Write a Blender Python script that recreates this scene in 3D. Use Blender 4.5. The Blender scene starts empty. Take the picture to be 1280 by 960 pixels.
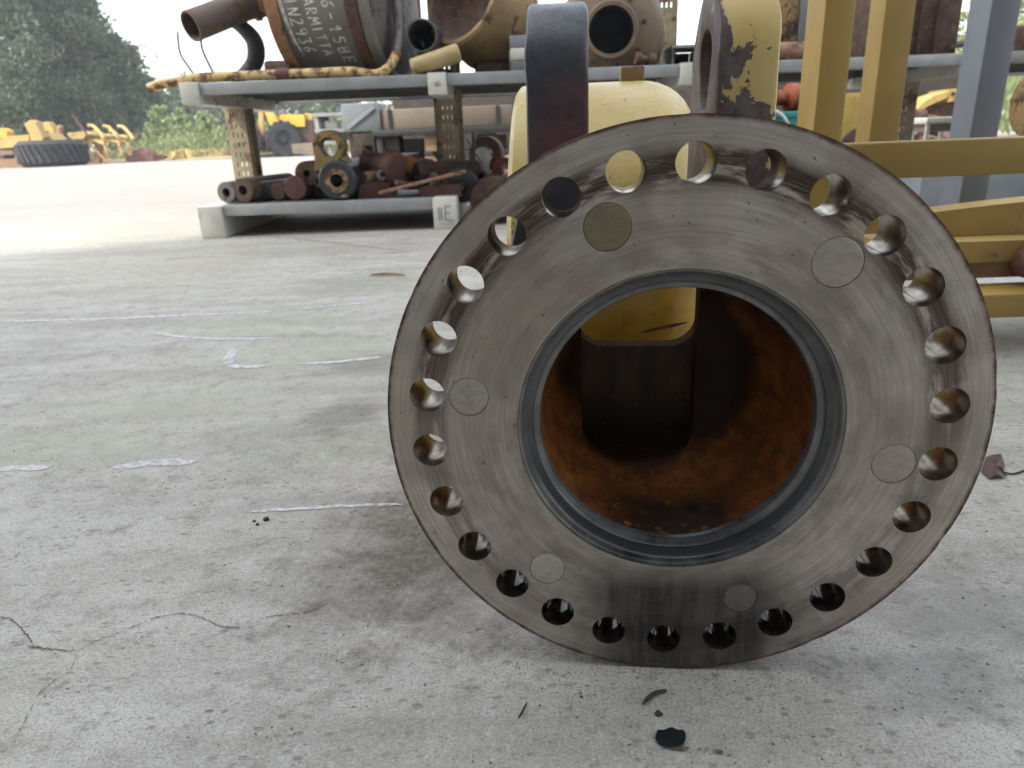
import bpy, bmesh, math, random
import numpy as np
from mathutils import Vector, Matrix
from math import radians, sin, cos, pi

SC = bpy.context.scene
COL = SC.collection
random.seed(7)
RNG = np.random.default_rng(7)

# ------------------------------------------------------------------ camera
F = 890.0
CAM_H = 0.43296
PITCH = radians(19.4); ROLL = radians(2.25)
_d = np.array([sin(ROLL)*cos(PITCH), cos(ROLL)*cos(PITCH), sin(PITCH)])
_f = np.array([0, 0, 1.0]); _fy = _f - _d*(_f@_d); _fy /= np.linalg.norm(_fy)
_fx = np.cross(_d, _fy)
if _fx[0] < 0: _fx = -_fx
W = np.stack([_fx, _fy, -_d])
cam_d = bpy.data.cameras.new("camera")
cam = bpy.data.objects.new("camera", cam_d); COL.objects.link(cam)
mw = Matrix.Identity(4)
for r in range(3):
    mw[r][0] = W[r, 0]; mw[r][1] = -W[r, 1]; mw[r][2] = -W[r, 2]
mw[2][3] = CAM_H
cam.matrix_world = mw
cam_d.sensor_width = 36.0
cam_d.lens = F/1280*36
cam_d.clip_start = 0.02; cam_d.clip_end = 2000
cam_d.dof.use_dof = True
cam_d.dof.focus_distance = 0.62
cam_d.dof.aperture_fstop = 11.0
SC.camera = cam

def ray(px, py): return W@np.array([(px-640)/F, (py-480)/F, 1.0])
def gp(px, py, z=0.0):
    r = ray(px, py); return Vector(r*((z-CAM_H)/r[2]) + np.array([0, 0, CAM_H]))
def P(px, py, Y):
    r = ray(px, py); return Vector(r*(Y/r[1]) + np.array([0, 0, CAM_H]))

# ------------------------------------------------------------------ light
SUN_EL = radians(50)
sun_to = Vector((-0.81*cos(SUN_EL), -0.59*cos(SUN_EL), sin(SUN_EL))).normalized()   # towards the sun
world = bpy.data.worlds.new("World"); SC.world = world; world.use_nodes = True
wn = world.node_tree.nodes; wl = world.node_tree.links
sky = wn.new('ShaderNodeTexSky'); sky.sky_type = 'NISHITA'; sky.sun_disc = False
sky.sun_elevation = SUN_EL
sky.sun_rotation = math.atan2(sun_to.x, sun_to.y)
sky.air_density = 1.6; sky.dust_density = 3.0; sky.ozone_density = 1.0
bg = wn['Background']; bg.inputs['Strength'].default_value = 0.15
hs = wn.new('ShaderNodeHueSaturation'); hs.inputs['Saturation'].default_value = .35   # thin white overcast veil
wl.new(sky.outputs['Color'], hs.inputs['Color']); wl.new(hs.outputs['Color'], bg.inputs['Color'])
sun_d = bpy.data.lights.new("sun", 'SUN'); sun = bpy.data.objects.new("sun", sun_d); COL.objects.link(sun)
sun_d.energy = 1.15; sun_d.angle = radians(3.5); sun_d.color = (1.0, 0.95, 0.86)
sun.rotation_euler = sun_to.to_track_quat('Z', 'Y').to_euler()
SC.view_settings.view_transform = 'Standard'; SC.view_settings.look = 'None'
SC.view_settings.gamma = 1.0; SC.view_settings.exposure = 1.9

# ------------------------------------------------------------------ helpers
LOC = {}
class MB:
    def __init__(s): s.bm = bmesh.new()
    def raw(s, verts, faces):
        vs = [s.bm.verts.new(Vector(v)) for v in verts]
        for f in faces:
            try: s.bm.faces.new([vs[i] for i in f])
            except ValueError: pass
        return s
    def box(s, c, size, rot=None, bev=0.0):
        c = Vector(c); h = Vector(size)*0.5
        vs = []
        for x in (-1, 1):
            for y in (-1, 1):
                for z in (-1, 1):
                    v = Vector((x*h.x, y*h.y, z*h.z))
                    if rot is not None: v = rot@v
                    vs.append(s.bm.verts.new(c+v))
        fs = [(0,1,3,2),(4,6,7,5),(0,4,5,1),(2,3,7,6),(0,2,6,4),(1,5,7,3)]
        faces = [s.bm.faces.new([vs[i] for i in f]) for f in fs]
        if bev > 0:
            es = list({e for f in faces for e in f.edges})
            bmesh.ops.bevel(s.bm, geom=es, offset=bev, segments=2, affect='EDGES', profile=0.5)
        return s
    def lathe(s, prof, origin, axis, seg=32, closed=False, arc=None, jit=0):
        """prof: (radius, height) pairs turned about axis from origin"""
        q = Vector(axis).normalized().to_track_quat('Z', 'Y'); o = Vector(origin)
        rings = []
        n = seg if arc is None else seg+1
        for (r, h) in prof:
            if r <= 1e-7:
                rings.append([s.bm.verts.new(o + q@Vector((0, 0, h)))]*n); continue
            ring = []
            for k in range(n):
                a = 2*pi*k/seg if arc is None else arc[0]+(arc[1]-arc[0])*k/seg
                rr = r*(1+jit*(sin(3*a+h*40)+sin(5*a+1))*0.5) if jit else r
                ring.append(s.bm.verts.new(o + q@Vector((rr*cos(a), rr*sin(a), h))))
            rings.append(ring)
        m = len(rings)
        for i in range(m if closed else m-1):
            A = rings[i]; B = rings[(i+1) % m]
            for k in range(seg):
                k2 = (k+1) % n
                vs = []
                for v in (A[k], A[k2], B[k2], B[k]):
                    if v not in vs: vs.append(v)
                if len(vs) >= 3:
                    try: s.bm.faces.new(vs)
                    except ValueError: pass
        return s
    def cyl(s, p0, p1, r0, r1=None, seg=20, bev=0.0):
        p0 = Vector(p0); p1 = Vector(p1); L = (p1-p0).length; r1 = r0 if r1 is None else r1
        b = min(bev, L*0.3, r0*0.5, r1*0.5) if bev else 0
        prof = [(0, 0), (r0-b, 0)] + ([(r0, b)] if b else []) + ([(r1, L-b)] if b else []) + [(r1-b, L), (0, L)]
        return s.lathe(prof, p0, p1-p0, seg)
    def pipe(s, p0, p1, ro, ri, seg=24, b=0.002):
        p0 = Vector(p0); p1 = Vector(p1); L = (p1-p0).length
        return s.lathe([(ri, 0), (ro-b, 0), (ro, b), (ro, L-b), (ro-b, L), (ri, L)], p0, p1-p0, seg, closed=True)
    def tube(s, pts, r, seg=10, caps=True, flat=1.0):
        pts = [Vector(p) for p in pts]; n = len(pts); rings = []
        up = Vector((0.13, 0.21, 0.97)).normalized()
        for i, p in enumerate(pts):
            t = (pts[min(i+1, n-1)]-pts[max(i-1, 0)]).normalized()
            a = t.cross(up)
            if a.length < 1e-4: a = t.cross(Vector((1, 0, 0)))
            a.normalize(); b = a.cross(t).normalized(); up = b
            rr = r[i] if isinstance(r, (list, tuple)) else r
            rings.append([s.bm.verts.new(p + a*(rr*cos(2*pi*k/seg)) + b*(rr*flat*sin(2*pi*k/seg))) for k in range(seg)])
        for i in range(n-1):
            for k in range(seg):
                s.bm.faces.new([rings[i][k], rings[i][(k+1) % seg], rings[i+1][(k+1) % seg], rings[i+1][k]])
        if caps:
            s.bm.faces.new(rings[0]); s.bm.faces.new(list(reversed(rings[-1])))
        return s
    def plate(s, pts, off):
        """closed outline swept by the vector off"""
        off = Vector(off); A = [s.bm.verts.new(Vector(p)) for p in pts]; B = [s.bm.verts.new(Vector(p)+off) for p in pts]
        n = len(pts)
        s.bm.faces.new(A); s.bm.faces.new(list(reversed(B)))
        for i in range(n): s.bm.faces.new([A[i], A[(i+1) % n], B[(i+1) % n], B[i]])
        return s
    def platepx(s, px, Y, depth): return s.plate([P(x, y, Y) for x, y in px], (0, depth, 0))
    def mesh(s, name, ang=35, off=Vector((0, 0, 0))):
        bmesh.ops.remove_doubles(s.bm, verts=s.bm.verts, dist=1e-6)
        bmesh.ops.recalc_face_normals(s.bm, faces=s.bm.faces)
        me = bpy.data.meshes.new(name); s.bm.to_mesh(me); s.bm.free()
        if off.length: me.transform(Matrix.Translation(-off))
        me.shade_smooth()
        if ang < 180: me.set_sharp_from_angle(angle=radians(ang))
        return me
    def build(s, name, m, parent=None, ang=35, label=None):
        off = Vector((0, 0, 0))
        if parent is not None: off = LOC.get(parent.name, off)
        elif s.bm.verts:
            co = np.array([v.co for v in s.bm.verts]); off = Vector((float(co[:,0].mean()), float(co[:,1].mean()), float(co[:,2].min())))
        me = s.mesh(name, ang, off); me.materials.append(m)
        o = bpy.data.objects.new(name, me); COL.objects.link(o)
        LOC[o.name] = off
        if parent is not None: o.parent = parent
        else: o.location = off
        if parent is not None and parent.parent is None and parent.type == 'MESH': pass
        if label: o['label'] = label
        return o

def tag(o, label, cat, group=None, kind=None):
    o['label'] = label; o['category'] = cat
    if group: o['group'] = group
    if kind: o['kind'] = kind
    return o
def thing(name, loc, label, cat, group=None):
    o = bpy.data.objects.new(name, None); COL.objects.link(o); o.location = Vector(loc); o.empty_display_size = 0.05
    LOC[o.name] = Vector(loc)
    return tag(o, label, cat, group)
def struct(o): o['kind'] = 'structure'; return o
def bez(pts, n=8):
    """smooth curve through points"""
    pts = [Vector(p) for p in pts]; out = []
    for i in range(len(pts)-1):
        p0 = pts[max(i-1, 0)]; p1 = pts[i]; p2 = pts[i+1]; p3 = pts[min(i+2, len(pts)-1)]
        for k in range(n):
            t = k/n
            out.append(0.5*((2*p1)+(p2-p0)*t+(2*p0-5*p1+4*p2-p3)*t*t+(3*p1-p0-3*p2+p3)*t**3))
    out.append(pts[-1]); return out
def rotz(a): return Matrix.Rotation(a, 3, 'Z')
def euler(x, y, z): return Matrix.Rotation(z, 3, 'Z')@Matrix.Rotation(y, 3, 'Y')@Matrix.Rotation(x, 3, 'X')

# ------------------------------------------------------------------ materials
class NT:
    def __init__(s, name):
        s.m = bpy.data.materials.new(name); s.m.use_nodes = True
        s.t = s.m.node_tree; s.n = s.t.nodes; s.l = s.t.links
        s.b = s.n['Principled BSDF']; s.out = s.n['Material Output']
        s.tc = s.n.new('ShaderNodeTexCoord')
    def obj(s): return s.tc.outputs['Object']
    def lk(s, a, b): s.l.new(a, b)
    def val(s, x, sock):
        if isinstance(x, (int, float)): sock.default_value = x
        elif isinstance(x, (tuple, list)): sock.default_value = tuple(x) if len(x) != 3 or sock.type == 'VECTOR' else tuple(x)+(1,)
        else: s.lk(x, sock)
    def math(s, op, a, b=0.0, c=0.0, clamp=False):
        n = s.n.new('ShaderNodeMath'); n.operation = op; n.use_clamp = clamp
        s.val(a, n.inputs[0]); s.val(b, n.inputs[1]); s.val(c, n.inputs[2]); return n.outputs[0]
    def noise(s, vec=None, scale=5, detail=4, rough=.55, dist=0.0):
        n = s.n.new('ShaderNodeTexNoise'); n.inputs['Scale'].default_value = scale; n.inputs['Detail'].default_value = detail
        n.inputs['Roughness'].default_value = rough; n.inputs['Distortion'].default_value = dist
        s.lk(vec if vec is not None else s.obj(), n.inputs['Vector']); return n.outputs['Fac']
    def voro(s, vec=None, scale=5, rnd=1.0):
        n = s.n.new('ShaderNodeTexVoronoi'); n.inputs['Scale'].default_value = scale; n.inputs['Randomness'].default_value = rnd
        s.lk(vec if vec is not None else s.obj(), n.inputs['Vector']); return n.outputs['Distance']
    def ramp(s, x, a, b, c0=0.0, c1=1.0):
        n = s.n.new('ShaderNodeMapRange'); n.interpolation_type = 'SMOOTHSTEP'
        s.val(x, n.inputs[0]); n.inputs[1].default_value = a; n.inputs[2].default_value = b
        n.inputs[3].default_value = c0; n.inputs[4].default_value = c1; return n.outputs[0]
    def mix(s, f, a, b, blend='MIX'):
        n = s.n.new('ShaderNodeMix'); n.data_type = 'RGBA'; n.blend_type = blend
        s.val(f, n.inputs[0]); s.val(a, n.inputs[6]); s.val(b, n.inputs[7]); return n.outputs[2]
    def mapping(s, vec=None, scale=(1,1,1), rot=(0,0,0), loc=(0,0,0)):
        n = s.n.new('ShaderNodeMapping'); n.inputs['Scale'].default_value = scale; n.inputs['Rotation'].default_value = rot
        n.inputs['Location'].default_value = loc
        s.lk(vec if vec is not None else s.obj(), n.inputs['Vector']); return n.outputs[0]
    def xyz(s, vec=None):
        n = s.n.new('ShaderNodeSeparateXYZ'); s.lk(vec if vec is not None else s.obj(), n.inputs[0]); return n.outputs
    def comb(s, x, y, z):
        n = s.n.new('ShaderNodeCombineXYZ'); s.val(x, n.inputs[0]); s.val(y, n.inputs[1]); s.val(z, n.inputs[2]); return n.outputs[0]
    def bump(s, h, strength=.3, dist=.002, prev=None):
        n = s.n.new('ShaderNodeBump'); n.inputs['Strength'].default_value = strength; n.inputs['Distance'].default_value = dist
        s.lk(h, n.inputs['Height'])
        if prev is not None: s.lk(prev, n.inputs['Normal'])
        return n.outputs[0]
    def fin(s, col=None, rough=None, metal=None, normal=None, spec=None):
        if col is not None: s.val(col, s.b.inputs['Base Color'])
        if rough is not None: s.val(rough, s.b.inputs['Roughness'])
        if metal is not None: s.val(metal, s.b.inputs['Metallic'])
        if spec is not None: s.val(spec, s.b.inputs['Specular IOR Level'])
        if normal is not None: s.lk(normal, s.b.inputs['Normal'])
        return s.m

def worn(name, col, col2=None, wear=None, wear_amt=.45, wscale=14, scale=9, rough=.55, metal=0.0, bump=.25, bdist=.0015, streak=False, wrough=.85):
    """painted or bare metal with mottling (col -> col2) and patches of wear"""
    t = NT(name)
    col2 = col2 or tuple(c*0.72 for c in col)
    vec = t.mapping(scale=(1, 1, .3)) if streak else t.obj()
    n1 = t.noise(vec, scale, 5, .6)
    c = t.mix(t.ramp(n1, .32, .68), col, col2)
    r = t.ramp(t.noise(None, scale*3, 4), .3, .7, rough-.1, rough+.12)
    if wear is not None:
        n2 = t.noise(vec, wscale, 8, .68, .3)
        m = t.ramp(n2, wear_amt-.03, wear_amt+.05, 1.0, 0.0)
        w2 = t.mix(t.ramp(t.noise(None, wscale*4, 4), .35, .65), wear, tuple(x*.5 for x in wear))
        c = t.mix(m, c, w2)
        r = t.mix(m, r, (wrough,)*3)
        bm_ = t.bump(t.math('MULTIPLY', m, -1.0), .5, bdist*.8)
    else: bm_ = None
    nn = t.bump(t.noise(None, scale*14, 6, .65), bump, bdist, bm_)
    return t.fin(c, r, metal, nn)

M = {}
M['yellow'] = worn('yellow_paint', (.35,.225,.048), (.30,.19,.038), rough=.5, scale=4, bump=.2, wear=(.19,.12,.05), wear_amt=.26, wscale=22)
M['yellow_beam'] = worn('yellow_beam_paint', (.30,.195,.045), (.25,.16,.035), rough=.6, scale=5, bump=.25, wear=(.17,.11,.05), wear_amt=.27, wscale=20)
M['cream_yellow'] = worn('cream_yellow_paint', (.50,.355,.09), (.41,.275,.055), rough=.42, scale=7, bump=.35, wear=(.24,.15,.065), wear_amt=.355, wscale=20)
def barrel_mat():
    t = NT('aged_yellow_barrel'); x, y, z = t.xyz()
    n = t.noise(None, 7, 5, .6); n2 = t.noise(None, 24, 8, .68, .3); n3 = t.noise(None, 90, 4, .6)
    c = t.mix(t.ramp(n, .32, .68), (.50,.365,.10), (.42,.29,.065))
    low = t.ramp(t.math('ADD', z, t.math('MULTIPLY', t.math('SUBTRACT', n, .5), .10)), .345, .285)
    c = t.mix(low, c, t.mix(t.ramp(n2, .4, .65), (.47,.27,.022), (.36,.185,.018)))       # deeper gold low down, dim bounced light put into the paint
    c = t.mix(t.ramp(n2, .355, .34), c, (.20,.125,.055))
    c = t.mix(t.ramp(n3, .64, .70, 0, .6), c, (.16,.10,.05))
    drip = t.ramp(t.noise(t.mapping(scale=(1, 1, .1)), 42, 5, .6), .60, .70, 0, .35)
    c = t.mix(drip, c, (.24,.15,.05))
    nb = t.bump(n3, .3, .0012); nb = t.bump(n2, .35, .002, nb); nb = t.bump(n, .35, .012, nb)
    return t.fin(c, t.ramp(n, .3, .7, .30, .46), 0.0, nb)
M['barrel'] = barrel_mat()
M['old_yellow'] = worn('old_yellow_paint', (.34,.225,.08), (.22,.14,.055), rough=.6, wear=(.09,.05,.035), wear_amt=.47, wscale=18)
M['far_yellow'] = worn('far_yellow_paint', (.42,.29,.085), (.33,.22,.07), rough=.6, scale=2, wear=(.20,.11,.06), wear_amt=.40, wscale=3)
M['far_yellow_clean'] = worn('far_yellow_bright', (.52,.33,.03), (.45,.28,.03), rough=.5, scale=2)
M['tan'] = worn('tan_paint', (.19,.135,.085), (.135,.09,.055), rough=.6, scale=5, wear=(.13,.08,.045), wear_amt=.36, wscale=9)
M['bell'] = worn('bell_paint', (.30,.20,.085), (.20,.13,.06), rough=.6, scale=5, wear=(.12,.07,.04), wear_amt=.40, wscale=9)
M['dark_wood'] = worn('dark_shaded_wood', (.045,.036,.028), (.028,.022,.018), rough=.85, scale=8)  # wood darkened in colour for the shade behind the rack
M['rust'] = worn('rust', (.115,.07,.05), (.07,.04,.031), rough=.85, scale=16, bump=.5, wear=(.26,.13,.07), wear_amt=.40, wscale=30)
M['rust_dark'] = worn('dark_rust', (.085,.042,.035), (.05,.028,.024), rough=.8, scale=16, bump=.5, wear=(.15,.07,.04), wear_amt=.40)
M['rust_red'] = worn('red_rust', (.13,.055,.043), (.08,.036,.031), rough=.8, scale=12, bump=.45, wear=(.08,.04,.035), wear_amt=.40)
M['rust_light'] = worn('light_rust', (.30,.18,.11), (.19,.10,.06), rough=.85, scale=14, bump=.5, wear=(.10,.05,.03), wear_amt=.40)
M['orange_rust'] = worn('orange_rust', (.34,.13,.045), (.22,.08,.03), rough=.85, scale=14, bump=.45)
M['galv'] = worn('galvanised_steel', (.36,.37,.37), (.27,.28,.28), rough=.5, metal=.35, scale=6, wear=(.22,.14,.09), wear_amt=.33, wscale=9)
M['deck'] = worn('shelf_underside_steel', (.15,.148,.135), (.10,.10,.09), rough=.6, metal=.2, scale=5, wear=(.16,.09,.05), wear_amt=.36, wscale=8)
M['white_steel'] = worn('white_painted_steel', (.60,.60,.54), (.50,.49,.43), rough=.55, scale=8, wear=(.30,.17,.08), wear_amt=.35, wscale=10)
M['post'] = worn('cream_post_paint', (.36,.31,.20), (.26,.22,.14), rough=.6, scale=7, wear=(.20,.10,.055), wear_amt=.43, wscale=11)
M['greypost'] = worn('blue_grey_paint', (.17,.182,.205), (.145,.155,.175), rough=.5, scale=5, bump=.1)
M['greypanel'] = worn('pale_grey_paint', (.25,.265,.29), (.19,.205,.23), rough=.5, scale=4, wear=(.2,.18,.16), wear_amt=.33)
M['dark'] = worn('dark_oily_shaded_steel', (.03,.03,.032), (.018,.018,.02), rough=.45, scale=10, bump=.3)
M['grey_steel'] = worn('grey_bare_steel', (.17,.165,.155), (.11,.105,.10), rough=.5, metal=.4, scale=12, wear=(.13,.07,.045), wear_amt=.40)
M['muffler'] = worn('sooty_grey_paint', (.165,.16,.135), (.115,.11,.095), rough=.7, scale=7, bump=.25, wear=(.10,.06,.04), wear_amt=.33, wscale=12)
M['muffler_band'] = worn('rusted_band', (.24,.10,.055), (.30,.18,.08), rough=.8, scale=11, bump=.4, wear=(.10,.05,.05), wear_amt=.42)
M['purple'] = worn('purple_grey_cap', (.15,.115,.11), (.11,.08,.08), rough=.65, scale=6, wear=(.08,.06,.06), wear_amt=.4)
M['rubber'] = worn('black_rubber', (.022,.023,.026), (.035,.036,.04), rough=.75, scale=8)
M['tyre_far'] = worn('dusty_tyre_rubber', (.018,.019,.024), (.03,.03,.034), rough=.85, scale=3)
M['wood'] = worn('weathered_wood', (.30,.21,.12), (.20,.13,.07), rough=.8, scale=10, streak=True, bump=.4)
M['teal'] = worn('teal_plastic', (.05,.27,.27), (.04,.22,.23), rough=.45, scale=5)
M['redpaint'] = worn('red_paint', (.42,.05,.06), (.32,.04,.05), rough=.5)
M['redorange'] = worn('red_orange_paint', (.42,.10,.03), (.30,.06,.03), rough=.5, wear=(.10,.06,.04), wear_amt=.40)
M['cream_box'] = worn('cream_box_paint', (.17,.135,.10), (.125,.10,.075), rough=.7, scale=3, wear=(.2,.13,.09), wear_amt=.35)
M['greycrate'] = worn('grey_crate_paint', (.17,.185,.195), (.13,.145,.155), rough=.6, scale=4)
M['whitecable'] = worn('white_cable', (.6,.6,.56), rough=.5)
M['wall'] = worn('shade_building_render', (.24,.24,.23), (.20,.20,.19), rough=.9, scale=1.5, bump=.3)
M['roof'] = worn('shade_building_roof', (.20,.20,.21), rough=.6, scale=2)
M['bark'] = worn('bark', (.11,.085,.06), (.07,.05,.035), rough=.95, scale=4, bump=.5, bdist=.02)
M['wire'] = worn('dark_wire', (.05,.05,.05), rough=.6)
M['leafdry'] = worn('dried_leaf', (.10,.055,.045), (.06,.034,.03), rough=.8, scale=60)
M['twig'] = worn('dark_twig', (.045,.035,.03), rough=.9, scale=80)

def leaf_mat(name, c1, c2, sc=.6):
    t = NT(name)
    n = t.noise(None, sc, 3); n2 = t.noise(None, sc*14, 2)
    c = t.mix(t.ramp(n, .35, .65), c1, c2)
    c = t.mix(t.math('MULTIPLY', t.ramp(n2, .3, .7), .5), c, tuple(min(1, x*1.6) for x in c2))
    t.fin(c, .5, spec=.4)
    tr = t.n.new('ShaderNodeBsdfTranslucent'); t.lk(c, tr.inputs['Color'])
    mx = t.n.new('ShaderNodeMixShader'); mx.inputs[0].default_value = .3
    t.lk(t.b.outputs[0], mx.inputs[1]); t.lk(tr.outputs[0], mx.inputs[2]); t.lk(mx.outputs[0], t.out.inputs['Surface'])
    return t.m
M['leaf'] = leaf_mat('dark_leaves', (.045,.075,.045), (.075,.115,.065))
M['leaf2'] = leaf_mat('mid_leaves', (.05,.075,.035), (.085,.115,.06))
M['weed'] = leaf_mat('pale_weeds', (.13,.17,.07), (.22,.25,.11), 1.2)
M['grass'] = leaf_mat('dry_grass', (.17,.19,.08), (.27,.25,.12), .8)

# --- machined flange steel, coordinates centred on the bolt circle (x, z), R = bolt circle radius
R = 0.19
FLC = Vector((0.122257, 0.487941, 0.220398))
YAW = radians(6.14)
def flange_mat():
    t = NT('machined_flange_steel')
    x, y, z = t.xyz()
    z0 = t.math('SUBTRACT', z, FLC.z)
    r = t.math('DIVIDE', t.math('SQRT', t.math('ADD', t.math('MULTIPLY', x, x), t.math('MULTIPLY', z0, z0))), R)
    xr = t.math('DIVIDE', x, R); zr = t.math('DIVIDE', z0, R)
    nv = t.n.new('ShaderNodeVectorMath'); nv.operation = 'NORMALIZE'; t.lk(t.comb(x, 0.0, z0), nv.inputs[0])
    u = nv.outputs[0]
    # turning marks: fast along the radius, slow along the angle
    um = t.n.new('ShaderNodeVectorMath'); um.operation = 'MULTIPLY_ADD'; t.lk(u, um.inputs[0]); um.inputs[1].default_value = (1.3,1.3,1.3)
    t.lk(t.comb(0.0, t.math('MULTIPLY', r, 60.0), 0.0), um.inputs[2])
    rings = t.noise(um.outputs[0], 1.6, 7, .72)
    um2 = t.n.new('ShaderNodeVectorMath'); um2.operation = 'MULTIPLY_ADD'; t.lk(u, um2.inputs[0]); um2.inputs[1].default_value = (2.2,2.2,2.2)
    t.lk(t.comb(0.0, t.math('MULTIPLY', r, 9.0), 0.0), um2.inputs[2])
    rings2 = t.noise(um2.outputs[0], 1.5, 5, .6)
    blot = t.noise(None, 13, 6, .62, .4)
    c = t.mix(t.ramp(blot, .3, .7), (.61,.545,.475), (.40,.355,.305))
    c = t.mix(t.ramp(rings, .3, .75, 0.0, .5), c, (.17,.15,.13))
    c = t.mix(t.ramp(rings2, .48, .75, 0.0, .45), c, (.18,.155,.13))
    lowf = t.noise(None, 5.5, 4, .6, .3)
    c = t.mix(t.ramp(lowf, .42, .66, 0, .42), c, (.29,.215,.16))
    c = t.mix(t.math('MULTIPLY', t.ramp(r, .92, .66), t.ramp(rings2, .35, .62, .1, .55)), c, (.215,.185,.155))
    # brown oil film on the bolt circle, broken up, heavier at the top
    band = t.math('MULTIPLY', t.ramp(t.math('ADD', r, t.math('MULTIPLY', t.math('SUBTRACT', rings2, .5), .10)), .87, .97), t.ramp(t.math('ADD', r, t.math('MULTIPLY', t.math('SUBTRACT', rings2, .5), .08)), 1.02, 1.09, 1.0, 0.0))
    top = t.ramp(zr, -.35, .55, .45, 1.0)
    brk = t.ramp(t.noise(um2.outputs[0], 1.9, 4, .6), .36, .50)
    streak = t.ramp(t.noise(um.outputs[0], 2.2, 5, .7), .25, .6, .6, 1.0)
    bm = t.math('MULTIPLY', t.math('MULTIPLY', band, top), t.math('MULTIPLY', brk, streak))
    c = t.mix(t.math('MULTIPLY', bm, 1.0), c, (.060,.036,.022))
    # black oil run below the bore
    wob = t.math('MULTIPLY', t.math('SUBTRACT', t.noise(None, 9, 4), .5), .42)
    xx = t.math('ADD', xr, wob)
    run = t.math('MULTIPLY', t.ramp(t.math('ABSOLUTE', t.math('SUBTRACT', xx, .05)), .24, .58, 1.0, 0.0), t.ramp(zr, -.55, -.76))
    run2 = t.math('MULTIPLY', t.ramp(t.math('ABSOLUTE', t.math('SUBTRACT', t.math('ADD', xr, t.math('MULTIPLY', wob, .12)), .235)), .015, .045, 1.0, 0.0), t.ramp(zr, -.72, -.80))
    run3 = t.math('MULTIPLY', t.ramp(t.math('ABSOLUTE', t.math('SUBTRACT', t.math('ADD', xr, t.math('MULTIPLY', wob, .12)), -.09)), .012, .04, 1.0, 0.0), t.ramp(zr, -.98, -1.02))
    smear = t.math('MULTIPLY', t.ramp(t.noise(t.mapping(scale=(1, 1, 1), rot=(0, radians(40), 0)), 16, 5, .6, .6), .52, .68),
                   t.math('MULTIPLY', t.ramp(zr, -.55, -.75), t.ramp(t.math('ABSOLUTE', t.math('SUBTRACT', xr, .5)), .12, .34, 1.0, 0.0)))
    oil = t.math('MAXIMUM', t.math('MAXIMUM', t.math('MULTIPLY', run, 1.0), t.math('MULTIPLY', run2, .95)), t.math('MAXIMUM', t.math('MULTIPLY', run3, .85), t.math('MULTIPLY', smear, .55)))
    vst = t.noise(t.mapping(scale=(1, 1, .12)), 70, 5, .65)
    oil = t.math('MULTIPLY', oil, t.math('MULTIPLY', t.ramp(rings, .2, .7, 1.0, .85), t.ramp(vst, .38, .62, 1.0, .86)))
    c = t.mix(oil, c, (.014,.0135,.0135))
    # rust on the rim and flecks
    nr = t.noise(None, 70, 6, .7)
    edge = t.math('MULTIPLY', t.ramp(t.math('ADD', r, t.math('MULTIPLY', t.math('SUBTRACT', nr, .5), .03)), 1.139, 1.158), 1.0)
    c = t.mix(edge, c, t.mix(t.ramp(nr, .35, .65), (.16,.085,.055), (.075,.045,.035)))
    fl = t.ramp(t.noise(None, 160, 3, .6), .66, .72)
    c = t.mix(t.math('MULTIPLY', fl, .75), c, (.09,.06,.045))
    dots = t.ramp(t.voro(None, 62), .05, .10, 1.0, 0.0)
    dsel = t.ramp(t.noise(None, 22, 2), .56, .64)
    c = t.mix(t.math('MULTIPLY', t.math('MULTIPLY', dots, dsel), .8), c, (.05,.038,.034))
    rg = t.mix(t.ramp(rings, .3, .7), (.36,)*3, (.50,)*3)
    dirt = t.math('MAXIMUM', t.math('MAXIMUM', oil, edge), bm)
    rg = t.mix(oil, rg, (.30,)*3)
    rg = t.mix(edge, rg, (.75,)*3)
    me = t.mix(t.math('MAXIMUM', t.math('MAXIMUM', edge, oil), t.math('MULTIPLY', bm, .8)), (.70,)*3, (.12,)*3)
    nb = t.bump(rings, .16, .0006)
    nb = t.bump(t.noise(None, 300, 4, .6), .10, .0004, nb)
    nb = t.bump(t.math('MULTIPLY', nr, edge), .6, .0012, nb)
    return t.fin(c, rg, me, nb, t.math('SUBTRACT', .5, t.math('MULTIPLY', dirt, .42)))
M['flange'] = flange_mat()
def plug_mat(name, a, b_):
    t = NT(name)
    n = t.noise(t.mapping(rot=(0, radians(33), 0), scale=(8, 8, 22)), 14, 5, .65); b = t.noise(None, 60, 4)
    c = t.mix(t.ramp(n, .25, .75, .2, .8), a, b_); c = t.mix(t.ramp(b, .5, .75, 0, .5), c, (.16,.13,.10))
    return t.fin(c, .46, .55, t.bump(n, .12, .0004))
M['plug'] = plug_mat('plug_steel', (.46,.41,.35), (.31,.27,.225)); M['plug_brown'] = plug_mat('plug_brown_steel', (.27,.22,.145), (.16,.125,.08)); M['plug_dull'] = plug_mat('plug_dull_steel', (.20,.185,.165), (.10,.092,.082)); M['plug_pale'] = plug_mat('plug_pale_steel', (.52,.48,.42), (.37,.34,.30))
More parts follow.
